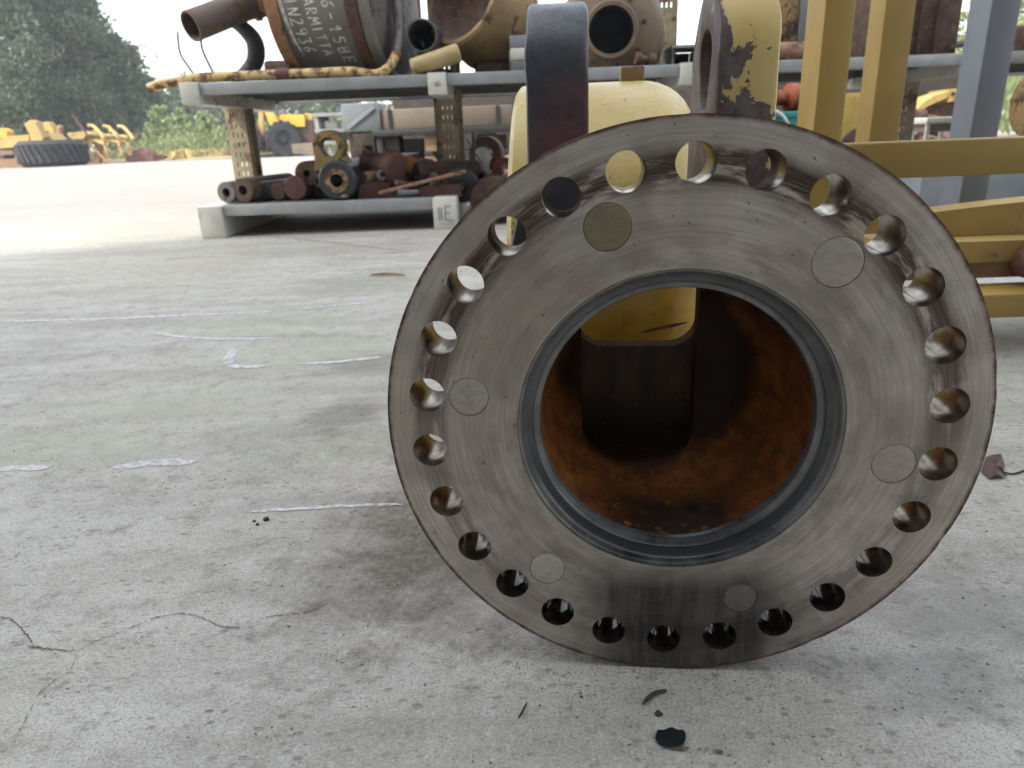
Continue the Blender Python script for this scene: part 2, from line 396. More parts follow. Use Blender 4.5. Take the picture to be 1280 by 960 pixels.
def ring_mat():
    t = NT('oily_seat_steel'); x, y, z = t.xyz(); z0 = t.math('SUBTRACT', z, FLC.z)
    r = t.math('DIVIDE', t.math('SQRT', t.math('ADD', t.math('MULTIPLY', x, x), t.math('MULTIPLY', z0, z0))), R)
    n = t.noise(None, 40, 5, .6)
    c = t.mix(t.ramp(n, .35, .65), (.21,.205,.195), (.14,.137,.13))
    groove = t.math('MULTIPLY', t.ramp(r, .566, .580), t.ramp(r, .597, .615, 1.0, 0.0))
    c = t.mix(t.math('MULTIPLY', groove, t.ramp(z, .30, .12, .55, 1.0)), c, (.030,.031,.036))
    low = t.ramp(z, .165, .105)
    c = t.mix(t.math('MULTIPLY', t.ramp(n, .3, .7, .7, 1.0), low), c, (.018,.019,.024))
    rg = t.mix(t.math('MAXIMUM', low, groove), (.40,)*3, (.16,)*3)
    return t.fin(c, rg, t.mix(t.math('MAXIMUM', low, groove), (.5,)*3, (.0,)*3), t.bump(n, .2, .0008), .35)
M['seat'] = ring_mat()
def bore_mat():
    t = NT('rusty_bore'); x, y, z = t.xyz()
    n = t.noise(None, 34, 6, .65); n2 = t.noise(t.mapping(scale=(1, .35, 1)), 60, 5, .7); big = t.noise(None, 12, 4, .55)
    c = t.mix(t.ramp(n, .3, .7), (.30,.10,.02), (.13,.04,.011))
    c = t.mix(t.ramp(n2, .5, .7, 0, .8), c, (.09,.032,.014))
    c = t.mix(t.ramp(t.noise(None, 170, 3, .6), .58, .68, 0, .7), c, (.05,.025,.015))
    # oil: deep end, and pooled blotches on the bottom near the mouth
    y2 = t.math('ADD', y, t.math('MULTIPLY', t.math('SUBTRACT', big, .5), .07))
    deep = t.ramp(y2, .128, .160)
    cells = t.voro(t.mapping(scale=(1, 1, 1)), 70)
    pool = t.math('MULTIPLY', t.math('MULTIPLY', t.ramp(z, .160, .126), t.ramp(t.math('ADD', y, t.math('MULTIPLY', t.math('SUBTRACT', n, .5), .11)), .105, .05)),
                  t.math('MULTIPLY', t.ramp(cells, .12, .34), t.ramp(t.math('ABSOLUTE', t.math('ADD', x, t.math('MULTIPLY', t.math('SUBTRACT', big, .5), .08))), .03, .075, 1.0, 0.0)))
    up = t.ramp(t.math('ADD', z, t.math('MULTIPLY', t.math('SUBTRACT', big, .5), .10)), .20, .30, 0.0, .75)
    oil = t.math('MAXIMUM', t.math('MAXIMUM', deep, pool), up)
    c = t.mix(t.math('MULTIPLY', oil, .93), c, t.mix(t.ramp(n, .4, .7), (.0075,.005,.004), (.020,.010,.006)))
    spk = t.ramp(t.voro(None, 130), .05, .11, 1.0, 0.0)
    spk = t.math('MULTIPLY', spk, t.math('MULTIPLY', deep, t.ramp(t.noise(None, 28, 3), .45, .56)))
    rg = t.mix(oil, (.78,)*3, (.50,)*3)
    rg = t.mix(spk, rg, (.06,)*3)
    nb = t.bump(n, .5, .0025); nb = t.bump(t.noise(None, 200, 4), .3, .0008, nb); nb = t.bump(spk, .8, .0018, nb)
    return t.fin(c, rg, 0.0, nb, .16)
M['bore'] = bore_mat()
def ear_dark():
    t = NT('oily_black_ear'); x, y, z = t.xyz()
    n = t.noise(None, 55, 6, .65); n2 = t.noise(None, 18, 4)
    c = t.mix(t.ramp(n, .35, .65), (.042,.046,.056), (.024,.025,.030))
    red = t.math('MULTIPLY', t.ramp(z, .505, .425), t.ramp(t.math('ADD', n2, t.math('MULTIPLY', x, 4.0)), -.06, .20))
    c = t.mix(t.math('MULTIPLY', red, t.ramp(n, .30, .60, .9, .35)), c, (.14,.032,.026))
    c = t.mix(t.ramp(t.noise(None, 240, 3), .62, .70, 0, .5), c, (.10,.09,.085))
    nb = t.bump(n, .25, .0012); nb = t.bump(t.noise(None, 320, 4), .3, .0006, nb)
    return t.fin(c, t.ramp(n, .3, .7, .30, .46), .15, nb, .6)
M['ear_dark'] = ear_dark()
def ear_flake():
    t = NT('flaking_yellow_ear'); x, y, z = t.xyz()
    n = t.noise(t.mapping(scale=(1.0, 1, .75)), 22, 9, .66, .3); n2 = t.noise(None, 70, 5, .65); n3 = t.noise(None, 12, 4)
    base = t.mix(t.ramp(n2, .35, .65), (.11,.075,.068), (.055,.032,.030))
    base = t.mix(t.ramp(t.noise(None, 30, 4), .5, .65, 0, .7), base, (.15,.13,.125))
    paint = t.mix(t.ramp(n3, .3, .7), (.58,.44,.17), (.50,.34,.10))
    # paint survives on the front and outer side of the rounded edge, chipped lower down
    xx = t.math('ADD', t.math('MULTIPLY', t.math('SUBTRACT', x, .069), 14.0), t.math('MULTIPLY', t.math('SUBTRACT', z, .448), 7.0))
    m = t.ramp(t.math('ADD', xx, t.math('MULTIPLY', t.math('SUBTRACT', n, .5), 2.6)), -.02, .03)
    side = t.ramp(t.math('ADD', x, t.math('MULTIPLY', t.math('SUBTRACT', n, .5), .03)), .040, .043)
    m = t.math('MULTIPLY', m, side)
    chips = t.ramp(t.noise(None, 75, 4, .6), .605, .63)
    m = t.math('MULTIPLY', m, t.math('SUBTRACT', 1.0, chips))
    c = t.mix(m, base, paint)
    rg = t.mix(m, (.55,)*3, (.45,)*3)
    nb = t.bump(m, .6, .0012); nb = t.bump(n2, .25, .001, nb)
    return t.fin(c, rg, .05, nb)
M['ear_flake'] = ear_flake()

def concrete():
    t = NT('yard_concrete'); x, y, z = t.xyz()
    ob = t.obj()
    diag = t.mapping(rot=(0, 0, radians(-28)), scale=(1, 3.2, 1))
    big = t.noise(ob, .9, 4, .55); mid = t.noise(diag, 2.6, 6, .62, .5); fin = t.noise(ob, 26, 7, .7); grit = t.noise(ob, 420, 3, .6)
    c = t.mix(t.ramp(mid, .32, .70), (.45,.426,.388), (.305,.288,.252))
    c = t.mix(t.ramp(big, .42, .68, 0, .75), c, (.37,.355,.265))
    c = t.mix(t.ramp(t.noise(diag, 1.1, 4, .5), .55, .72, 0, .6), c, (.33,.35,.24))
    c = t.mix(t.ramp(fin, .50, .72, 0, .75), c, (.19,.18,.16))
    c = t.mix(t.ramp(fin, .46, .28, 0, .5), c, (.50,.495,.475))
    c = t.mix(t.ramp(grit, .48, .66, 0, .62), c, (.17,.16,.145))
    g2 = t.noise(ob, 130, 5, .7); c = t.mix(t.ramp(g2, .52, .70, 0, .55), c, (.18,.17,.15)); c = t.mix(t.ramp(g2, .45, .30, 0, .4), c, (.55,.545,.53))
    c = t.mix(t.ramp(grit, .42, .30, 0, .40), c, (.56,.555,.54))
    # dark crumbs clustered in the diagonal wear bands
    cl = t.ramp(t.noise(diag, 5.5, 5, .65), .42, .58)
    sp = t.ramp(t.math('ADD', t.voro(t.mapping(rot=(0, 0, radians(-28)), scale=(.6, 1.1, 1)), 85), t.math('MULTIPLY', t.noise(ob, 210, 3), .2)), .22, .36, 1.0, 0.0)
    c = t.mix(t.math('MULTIPLY', t.math('MULTIPLY', sp, cl), .5), c, (.13,.125,.11))
    sp2 = t.ramp(t.math('ADD', t.voro(t.mapping(scale=(1, 1.7, 1), rot=(0, 0, -.5)), 34), t.math('MULTIPLY', t.noise(ob, 160, 3), .2)), .17, .27, 1.0, 0.0)
    c = t.mix(t.math('MULTIPLY', t.math('MULTIPLY', sp2, t.ramp(t.noise(ob, 7, 3), .46, .58)), .7), c, (.14,.13,.115))
    # moss and grime patches; wide grey bands paint the shade before the rack
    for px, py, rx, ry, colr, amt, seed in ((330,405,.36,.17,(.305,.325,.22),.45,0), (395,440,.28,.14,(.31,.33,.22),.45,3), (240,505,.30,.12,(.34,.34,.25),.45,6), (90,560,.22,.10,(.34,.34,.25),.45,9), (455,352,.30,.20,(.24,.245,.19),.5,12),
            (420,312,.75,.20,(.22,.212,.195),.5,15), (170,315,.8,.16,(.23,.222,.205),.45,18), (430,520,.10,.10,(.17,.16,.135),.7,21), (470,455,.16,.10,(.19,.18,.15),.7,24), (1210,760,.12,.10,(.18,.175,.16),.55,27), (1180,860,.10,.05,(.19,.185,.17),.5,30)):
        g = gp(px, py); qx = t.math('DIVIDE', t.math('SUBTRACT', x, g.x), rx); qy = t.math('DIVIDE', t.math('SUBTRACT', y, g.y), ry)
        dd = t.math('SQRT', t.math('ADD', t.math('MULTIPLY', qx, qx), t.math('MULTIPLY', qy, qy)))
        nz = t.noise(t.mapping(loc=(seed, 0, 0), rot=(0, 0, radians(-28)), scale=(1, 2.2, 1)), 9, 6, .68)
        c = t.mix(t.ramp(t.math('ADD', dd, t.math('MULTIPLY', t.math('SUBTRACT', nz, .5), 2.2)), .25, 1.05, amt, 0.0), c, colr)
    # scuffed earth beside the big flange
    g = gp(530, 685)
    dx = t.math('MULTIPLY', t.math('SUBTRACT', x, g.x), 1.0); dy = t.math('MULTIPLY', t.math('SUBTRACT', y, g.y), .75)
    d0 = t.math('ADD', t.math('SQRT', t.math('ADD', t.math('MULTIPLY', dx, dx), t.math('MULTIPLY', dy, dy))), t.math('MULTIPLY', t.math('SUBTRACT', t.noise(ob, 16, 7, .7), .5), .30))
    c = t.mix(t.math('MULTIPLY', t.ramp(d0, .02, .17, 1.0, 0.0), t.ramp(g2, .35, .62, .72, 1.0)), c, (.115,.098,.075))
    # brown tint of the far yard, darkened to offset the strong sunlight
    far = t.ramp(y, 2.8, 6.0, 0, 1.0)
    c = t.mix(t.math('MULTIPLY', far, t.ramp(t.noise(t.mapping(scale=(.4, 1.6, 1)), 1.0, 6, .65), .35, .65, .72, 1.0)), c, (.24,.217,.198))
    # shallow worn relief
    h = t.math('ADD', t.math('MULTIPLY', fin, 1.0), t.math('MULTIPLY', sp, -.5))
    nb = t.bump(h, .45, .004); nb = t.bump(grit, .40, .0009, nb); nb = t.bump(mid, .25, .01, nb)
    return t.fin(c, t.ramp(fin, .3, .7, .72, .92), 0.0, nb, .35)
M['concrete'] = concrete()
def mark_mat(name, col, dens=.5, sc=60, amax=1.0, soft=.12):
    t = NT(name)
    n = t.noise(None, sc, 6, .7); n2 = t.noise(None, sc*.18, 3)
    a = t.ramp(t.math('ADD', n, t.math('MULTIPLY', t.math('SUBTRACT', n2, .5), .5)), 1-dens-soft, 1-dens+soft)
    t.fin(col, 1.0, spec=0.0); t.lk(t.math('MULTIPLY', a, amax), t.b.inputs['Alpha']); return t.m
M['chalk_ground'] = mark_mat('chalk_on_concrete', (.66,.66,.68), .55, 70, .80, .22)
M['crack'] = mark_mat('crack_dirt', (.09,.08,.07), .54, 160)
M['tanpatch'] = mark_mat('tan_patch', (.46,.33,.21), .48, 40, .6, .2)
M['chalk'] = mark_mat('chalk_writing', (.70,.70,.66), .58, 160)
def oilpool():
    t = NT('oil_film'); return t.fin((.012,.014,.016), .08, 0.0, t.bump(t.noise(None, 60, 3), .08, .001))
M['oil'] = oilpool()
M['oilprint'] = mark_mat('oil_stain', (.10,.10,.105), .42, 70)

# ------------------------------------------------------------------ ground and setting
def ground():
    mb = MB(); S = 400
    mb.raw([(-S, -S, 0), (S, -S, 0), (S, S, 0), (-S, S, 0)], [(0, 1, 2, 3)])
    o = mb.build('ground', M['concrete']); o.location = (0, 0, 0)
    o.data.transform(Matrix.Translation(LOC[o.name])); LOC[o.name] = Vector((0, 0, 0)); return struct(o)
GR = ground()
GR['label'] = 'pale worn concrete yard floor with cracks and chalky streaks'

def ribbon(name, pts, w, m, z=.0012, jit=.25, parent=GR, ends=.15):
    pts = bez([Vector((p.x, p.y, 0)) for p in pts], 9); n = len(pts)
    if name == 'crack': pts = [p+Vector((random.gauss(0, 1), random.gauss(0, 1), 0))*w*.9 for p in pts]
    mb = MB(); vs = []; fs = []
    for i, p in enumerate(pts):
        t = (pts[min(i+1, n-1)]-pts[max(i-1, 0)]).normalized(); a = Vector((-t.y, t.x, 0))
        k = min(1, min(i, n-1-i)/(n*ends)+.12) if ends else 1
        w1 = w*k*(1+jit*random.uniform(-1, 1)); w2 = w*k*(1+jit*random.uniform(-1, 1))
        j = a*(w*jit*.8*random.uniform(-1, 1))
        vs += [(p+a*w1+j)+Vector((0, 0, z)), (p-a*w2+j)+Vector((0, 0, z))]
    for i in range(n-1): fs.append((2*i, 2*i+1, 2*i+3, 2*i+2))
    mb.raw(vs, fs); o = mb.build(name, m, parent); struct(o); return o
G = lambda *q: [gp(*p) for p in q]
ribbon('chalk_streak', G((310,640),(370,637),(440,633),(505,631)), .0035, M['chalk_ground'])
ribbon('chalk_streak', G((190,415),(230,422),(290,424),(350,423)), .008, M['chalk_ground'])
ribbon('chalk_streak', G((280,433),(291,440),(284,450),(297,459),(340,457)), .009, M['chalk_ground'])
ribbon('chalk_streak', G((370,387),(420,382),(468,378)), .008, M['chalk_ground'])
ribbon('chalk_streak', G((0,402),(100,400),(200,396),(360,389)), .010, M['chalk_ground'])
ribbon('chalk_streak', G((140,585),(190,580),(245,578)), .010, M['chalk_ground'])
ribbon('chalk_streak', G((0,588),(30,585),(60,586)), .008, M['chalk_ground'])
ribbon('chalk_streak', G((370,455),(420,453),(482,446)), .007, M['chalk_ground'])
ribbon('chalk_streak', G((345,232+40),(400,270),(470,264)), .016, M['chalk_ground'])
ribbon('crack', G((0,772),(14,775),(24,784),(36,796),(42,808),(62,812),(98,814),(110,806),(140,795),(170,783),(200,771),(232,768),(250,772),(275,783),(300,786)), .00055, M['crack'], .0010, .5, ends=0)
ribbon('crack', G((322,774),(350,770),(385,765),(412,754)), .0006, M['crack'], .0010, .5, ends=.3)
ribbon('crack', G((98,814),(88,838),(70,850),(48,870),(30,905),(14,930)), .0004, M['crack'], .0010, .5, ends=.3)
ribbon('crack', G((34,808),(58,812)), .0009, M['crack'], .0014, .4, ends=.2)
ribbon('crack', G((250,100+190),(330,295),(410,303),(520,316)), .004, M['crack'], .0010, .4)
for q, w in (([(400,320),(420,318),(440,316)], .022), ([(470,318),(500,315),(525,312)], .022), ([(205,325),(230,323),(252,321)], .022), ([(36,634),(48,631),(58,627)], .008)):  # tan patches laid on the concrete
    ribbon('tan_patch', G(*q), w, M['tanpatch'], .0011, .3, ends=.4)

# unseen building added behind the camera to cast shade over the foreground
CORN = Vector((-2.263-4.3*.81, 3.22-4.3*.59, 0)); CORN = Vector((CORN.x, CORN.y, 0))
wdir = Vector((.90, -.436, 0)).normalized(); wback = Vector((-.436, -.90, 0)).normalized()
WH = 10.5; WL = 20.0; WD = 9.0
wh = thing('shade_building', CORN+wdir*WL*.5+wback*WD*.5, 'tall grey unseen building added behind the camera to shade the yard', 'building')
A = CORN; B = CORN+wdir*WL; C_ = B+wback*WD; D_ = A+wback*WD
MB().plate([A, B, C_, D_], (0, 0, WH)).build('wall', M['wall'], wh)
mb = MB(); mid1 = (A+D_)*.5; mid2 = (B+C_)*.5; up = Vector((0, 0, WH))
mb.raw([A+up-wdir*.1, D_+up-wdir*.1, mid1+up+Vector((0,0,1.6))-wdir*.1, B+up+wdir*.2, C_+up+wdir*.2, mid2+up+Vector((0,0,1.6))+wdir*.2],
       [(0,1,2),(3,5,4),(0,2,5,3),(1,4,5,2)]); mb.build('roof', M['roof'], wh)
for k in range(3):
    c = A+wdir*(4+k*6)-wback*.06+Vector((0, 0, 1.9))
    dr = MB().box(c, (3.6, .12, 3.8), Matrix(((wdir.x, -wback.x, 0), (wdir.y, -wback.y, 0), (0, 0, 1)))).build('door', M['greypanel'], wh)

# ------------------------------------------------------------------ the big flanged casting
Rc = rotz(-YAW)
cast = thing('flanged_casting', (FLC.x, FLC.y, 0), 'large round flanged steel casting standing on edge, with rusty bore and bolt holes', 'machine part')
cast.rotation_euler = (0, 0, -YAW); LOC[cast.name] = Vector((0, 0, 0))       # children are built in its own axes
FT = .245*R
def solid_bool(base, cutters, mat_, name, parent, ang=35, bevel=0.0):
    bo = bpy.data.objects.new('tmp', base); COL.objects.link(bo)
    tmp = []
    for cm in cutters:
        co = bpy.data.objects.new('tmpcut', cm); COL.objects.link(co); tmp.append(co)
        md = bo.modifiers.new('b', 'BOOLEAN'); md.operation = 'DIFFERENCE'; md.object = co; md.solver = 'EXACT'
    if bevel:
        bv = bo.modifiers.new('v', 'BEVEL'); bv.width = bevel; bv.segments = 2; bv.limit_method = 'ANGLE'; bv.angle_limit = radians(50)
    dg = bpy.context.evaluated_depsgraph_get(); dg.update()
    me = bpy.data.meshes.new_from_object(bo.evaluated_get(dg)); me.name = name
    for o in tmp+[bo]: bpy.data.objects.remove(o)
    me.materials.clear(); me.materials.append(mat_)
    me.shade_smooth(); me.set_sharp_from_angle(angle=radians(ang))
    o = bpy.data.objects.new(name, me); COL.objects.link(o); o.parent = parent; return o
cz = FLC.z
RO = 1.16*R
fb = MB().lathe([(.632*R, 0), (RO, 0), (RO, FT), (.632*R, FT)], (0, 0, cz), (0, 1, 0), 192, closed=True).mesh('flange_base')
cut = MB()
for k in range(26):
    a = radians(60.982) - 2*pi*k/26
    cut.lathe([(0, -.02), (.0715*R, -.02), (.0715*R, FT+.02), (0, FT+.02)], (R*cos(a), 0, cz+R*sin(a)), (0, 1, 0), 40)
PLUGS = [(-.0533,.1495,.0163),(.101,.1222,.0170),(-.1562,.0259,.0150),(.157,-.0274,.0155),(-.100,-.1242,.0142),(.055,-.1479,.0130)]
cut2 = MB()
for x, z, r in PLUGS: cut2.lathe([(0, -.01), (r+.00035, -.01), (r+.00035, .004), (0, .004)], (x, 0, cz+z), (0, 1, 0), 40)
fl = solid_bool(fb, [cut.mesh('c1'), cut2.mesh('c2')], M['flange'], 'flange', cast, 30, .0006)
hm_ = NT('oily_hole_wall')
hx, hy, hz_ = hm_.xyz(); hn_ = hm_.noise(None, 60, 5, .65)
hc_ = hm_.mix(hm_.ramp(hn_, .35, .65), (.32,.28,.23), (.13,.09,.06))
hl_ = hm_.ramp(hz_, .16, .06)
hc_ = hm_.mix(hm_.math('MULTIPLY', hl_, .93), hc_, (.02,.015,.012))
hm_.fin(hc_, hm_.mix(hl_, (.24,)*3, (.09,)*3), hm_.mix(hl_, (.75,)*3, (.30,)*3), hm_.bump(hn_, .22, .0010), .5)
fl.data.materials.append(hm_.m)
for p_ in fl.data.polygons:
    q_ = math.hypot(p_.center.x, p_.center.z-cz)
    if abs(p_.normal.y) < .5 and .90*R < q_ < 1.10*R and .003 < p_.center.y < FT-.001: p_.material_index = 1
# nibble the outer arris so it is not a perfect edge
for v in fl.data.vertices:
    q = math.hypot(v.co.x, v.co.z-cz)
    if q > RO-.0012:
        a = math.atan2(v.co.z-cz, v.co.x)
        k = 1 - (.0012*max(0, sin(37*a+1.3)*sin(11*a)*sin(5*a+.4)-.35))/RO
        v.co.x *= k; v.co.z = cz+(v.co.z-cz)*k
for (x, z, r), pm, lb in zip(PLUGS, ('plug_brown','plug','plug','plug','plug_pale','plug_dull'), ('brownish plug', None, None, None, 'pale plug', None)):
    MB().lathe([(0, -.0005), (r*.6, -.0003), (r-.0008, -.0002), (r-.0002, .0001), (r, .0004), (r, .0038), (0, .0038)], (x, 0, cz+z), (0, 1, 0), 40).build('plug', M[pm], cast, label=lb)
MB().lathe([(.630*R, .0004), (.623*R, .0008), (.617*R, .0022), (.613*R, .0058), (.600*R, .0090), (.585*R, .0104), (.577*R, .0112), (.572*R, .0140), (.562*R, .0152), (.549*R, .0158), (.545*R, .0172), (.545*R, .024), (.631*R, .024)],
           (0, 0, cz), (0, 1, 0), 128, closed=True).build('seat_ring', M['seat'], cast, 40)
# bore: tube, rounded bowl, back wall with an opening through to the barrel
bi = .546*R
prof = [(bi, .0176), (bi, .06), (bi, .10), (bi-.003, .128), (bi-.012, .148), (bi-.026, .160), (bi-.045, .166), (0, .166)]
outer = [(0, .186), (.62*R, .186), (.70*R, .16), (.74*R, .12), (.78*R, FT), (.628*R, FT-.001), (.628*R, .0245), (bi, .0245)]
sh = MB().lathe([(bi, .0246), (bi, .06), (bi, .10), (bi-.003, .128), (bi-.012, .148), (bi-.026, .160), (bi-.045, .166), (0, .166)] +
                [(0, .186), (.62*R, .186), (.70*R, .16), (.74*R, .12), (.76*R, FT+.0005), (.6275*R, FT+.0005), (.6275*R, .0246)], (0, 0, cz), (0, 1, 0), 112, closed=True).mesh('bore_base', 40)
# opening outline in local x, z (rounded lower corners)
def rrect(x0, x1, z0, z1, r, n=6):
    pts = []
    for cx, czz, a0 in ((x0+r, z0+r, pi), (x1-r, z0+r, 1.5*pi), (x1-r, z1-r, 0), (x0+r, z1-r, .5*pi)):
        for k in range(n+1): pts.append((cx+r*cos(a0+k*pi/2/n), czz+r*sin(a0+k*pi/2/n)))
    return pts
def loc(x, y): dx = x-FLC.x; dy = y-FLC.y; return (dx*cos(YAW)-dy*sin(YAW), dx*sin(YAW)+dy*cos(YAW))
ox0 = loc(P(727,500,.655).x, .655)[0]; ox1 = loc(P(866,500,.655).x, .655)[0]
opn = MB().plate([(x, .128, z) for x, z in rrect(ox0, ox1, .1235, .40, .036, 9)], (0, .09, 0)).mesh('opn')
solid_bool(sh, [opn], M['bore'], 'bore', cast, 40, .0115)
zi = P(800, 430, .685).z
xa, xb = ox0-.03, ox1+.03; rr_ = .026
ul = [(ox0-.004+rr_-rr_*cos(a_), zi+rr_-rr_*sin(a_)) for a_ in [pi/2*k/8 for k in range(9)]]
ur = [(ox1+.004-rr_+rr_*sin(a_), zi+rr_-rr_*cos(a_)) for a_ in [pi/2*k/8 for k in range(9)]]
rw = MB().plate([(x_, .190, z_) for x_, z_ in [(xa, .10), (xa, .30), (ox0-.004, .30)]+ul+ur+[(ox1+.004, .30), (xb, .30), (xb, .10)]], (0, .02, 0))
es_ = [e_ for e_ in rw.bm.edges if len(e_.link_faces) == 2 and e_.calc_face_angle(0) > 1]
bmesh.ops.bevel(rw.bm, geom=es_, offset=.004, segments=3, affect='EDGES')
rm_ = NT('oily_recess_wall'); rx_, ry_, rz_ = rm_.xyz(); rn_ = rm_.noise(rm_.mapping(scale=(1, 1, .3)), 40, 6, .65)
rc_ = rm_.mix(rm_.ramp(rn_, .3, .7), (.085,.045,.022), (.030,.016,.010))
rc_ = rm_.mix(rm_.ramp(rm_.math('ADD', rz_, rm_.math('MULTIPLY', rn_, .05)), .215, .16, 0, .85), rc_, (.012,.007,.005))   # lit top fading to dark, painted into the colour
rs_ = rm_.math('MULTIPLY', rm_.ramp(rm_.voro(None, 150), .06, .14, 1.0, 0.0), rm_.ramp(rm_.noise(None, 26, 3), .50, .58))
rc_ = rm_.mix(rm_.math('MULTIPLY', rs_, .7), rc_, (.30,.27,.22))  # pale specks painted as glints on the oil
rm_.fin(rc_, .48, 0.0, rm_.bump(rn_, .4, .0015), .25)
rw.build('recess_wall', rm_.m, cast)
# ears
def ear(name, x0, x1, yc, zc, r, hole, m, label):
    n = 40; out = []
    for k in range(n+1):
        a = pi*k/n; out.append((yc+r*cos(a), zc+r*sin(a)))
    out = out + [(yc-r-.004, zc-.06), (yc-r-.012, .305), (yc+r+.02, .305), (yc+r+.004, zc-.06)]
    b = MB().plate([(x0, y, z) for y, z in out], (x1-x0, 0, 0)).mesh('ear_base')
    c = MB().lathe([(0, -.02), (hole, -.02), (hole, x1-x0+.02), (0, x1-x0+.02)], (x0, yc, zc), (1, 0, 0), 40).mesh('ear_cut')
    o = solid_bool(b, [c], m, name, cast, 30, .004)
    for v in o.data.vertices:                       # cast, not machined: slight waviness
        v.co.x += .0008*sin(v.co.z*90+v.co.y*40)
        if x0 < 0: v.co.x -= .024*max(0, min(1, (.405-v.co.z)/.05))*(1 if v.co.x < (x0+x1)/2 else .3)
    o['label'] = label; return o
ear('ear', -.1150, -.0655, .178, .4665, .068, .034, M['ear_dark'], 'black oily ear')
ear('ear', .0375, .0860, .205, .478, .072, .033, M['ear_flake'], 'ear with flaking pale yellow paint')
# neck block tying ears, bore and barrel together
# barrel
bz = .245; by = .258+.245
prof = [(0, .010), (.225, .010), (.238, .012), (.244, .017), (.245, .022), (.245, .165)] + [(.245-.05*(1-cos(a)), .165+.064*sin(a)) for a in [pi/2*k/8 for k in range(1, 9)]] + [(.12, .229), (0, .229)]
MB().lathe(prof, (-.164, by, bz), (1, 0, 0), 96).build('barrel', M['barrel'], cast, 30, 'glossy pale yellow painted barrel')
gp_ = []
for i in range(9):
    t_ = i/8; q_ = loc(P(800+56*t_, 411-14*t_, .76).x, .76); th_ = math.asin(max(-1, min(1, (P(800+56*t_, 411-14*t_, .76).z-bz)/.245)))
    for s_ in (-1, 1): th2 = th_+s_*.0065*(.35+sin(pi*t_)); gp_.append((q_[0], by-.2456*cos(th2), bz+.2456*sin(th2)))
MB().raw(gp_, [(2*i, 2*i+1, 2*i+3, 2*i+2) for i in range(8)]).build('gouge', M['rust_dark'], cast)
bx = loc(P(790, 95, .985).x, .985)[0]
MB().box((bx, by, .2445*2+.007), (.030, .030, .022), None, .003).build('boss', M['old_yellow'], cast)

# ------------------------------------------------------------------ yellow frame at the right
fr = thing('yellow_steel_frame', (.75, 1.3, 0), 'yellow painted steel frame with two uprights and a horizontal beam at the right', 'frame')
def post_px(name, pl, pr, y1, y0, Y, depth, m, parent, side=True, zb=0.0, bev=.004, zt=None):
    """square post whose front face spans pl..pr (pixels at row y0) standing on zb"""
    a = P(pl, y0, Y); b = P(pr, y0, Y); zt = P(pl, y1, Y).z+.12 if zt is None else zt
    w = b.x-a.x; c = Vector(((a.x+b.x)/2, Y+depth/2, (zb+zt)/2))
    return MB().box(c, (w, depth, zt-zb), rotz(radians(-1)), bev).build(name, m, parent)
post_px('upright', 1023, 1061, -20, 100, 1.2, .075, M['yellow'], fr)
post_px('upright', 1096, 1133, -20, 100, 1.95, .085, M['yellow_beam'], fr)
def beam_px(name, x0, x1, yt, yb, Y, depth, m, parent, bev=.004):
    a = P(x0, yt, Y); b = P(x0, yb, Y); c = P(x1, yt-(x1-x0)*.02, Y)
    return MB().box(((a.x+c.x)/2, Y+depth/2, (a.z+b.z)/2), (c.x-a.x, depth, a.z-b.z), None, bev).build(name, m, parent)
beam_px('beam', 1052, 1420, 180, 226, 1.19, .06, M['yellow_beam'], fr)
beam_px('bottom_rail', 1120, 1420, 373, 403, 1.30, .10, M['yellow'], fr)
MB().box((.565, 1.60, .37), (.05, .70, .05), rotz(radians(-9)), .003).build('cross_rail', M['yellow_beam'], fr)
MB().box((.78, 1.37, .0385), (.06, .06, .075), None, .003).build('foot', M['yellow'], fr)
MB().box((1.25, 1.37, .0385), (.06, .06, .075), None, .003).build('foot', M['yellow'], fr)
MB().box((1.42, 1.22, .25), (.06, .07, .5), None, .003).build('upright', M['yellow'], fr)

fb_ = P(1056, 203, 1.19)
for k in range(9):
    MB().lathe([(0, -.004), (.004, -.0015), (.0045, .0015), (0, .004)], (fb_.x, 1.189, P(1056, 182, 1.19).z-.003-k*.0067), (0, .3, 1), 8).build('weld_bead', M['yellow_beam'], fr)
# timbers resting between the rails
t1 = MB().platepx([(1143,236),(1170,235),(1250,248),(1300,256),(1300,270),(1240,272),(1180,271),(1150,258)], 1.48, .08)
# the pieces lie on each other: build them with exact heights instead
t1.bm.free()
zr = P(1240, 362, 1.30).z
def timber(name, x0, x1, Y, dep, z0, z1, m, label, taper=0, rot=0.0):
    mb = MB(); n = 10; vs = []; fs = []
    for i in range(n+1):
        t = i/n; x = x0+(x1-x0)*t; k = 1-taper*(1-t)**2
        yy = Y+ (x-x0)*rot
        j = .0015*sin(9*t+1)
        vs += [(x, yy+j, z0), (x, yy+dep, z0), (x, yy+dep-j, z0+(z1-z0)*k), (x, yy+j*2, z0+(z1-z0)*k)]
    for i in range(n):
        for q in range(4): fs.append((4*i+q, 4*i+(q+1) % 4, 4*i+4+(q+1) % 4, 4*i+4+q))
    fs += [(0, 3, 2, 1), (4*n, 4*n+1, 4*n+2, 4*n+3)]
    mb.raw(vs, fs)
    es = [e for e in mb.bm.edges if len(e.link_faces) == 2 and e.calc_face_angle(0) > 1]
    bmesh.ops.bevel(mb.bm, geom=es, offset=.003, segments=2, affect='EDGES')
    return tag(mb.build(name, m), label, 'timber')
M['timber'] = worn('yellow_timber_paint', (.34,.225,.06), (.25,.16,.042), rough=.65, scale=8, streak=False, bump=.4, wear=(.32,.20,.09), wear_amt=.37, wscale=14)
yb = P(1240, 325, 1.40)
zA = P(1230, 358, 1.42).z; zB = P(1230, 326, 1.40).z; zC = P(1230, 300, 1.40).z; zD = P(1200, 240, 1.56).z
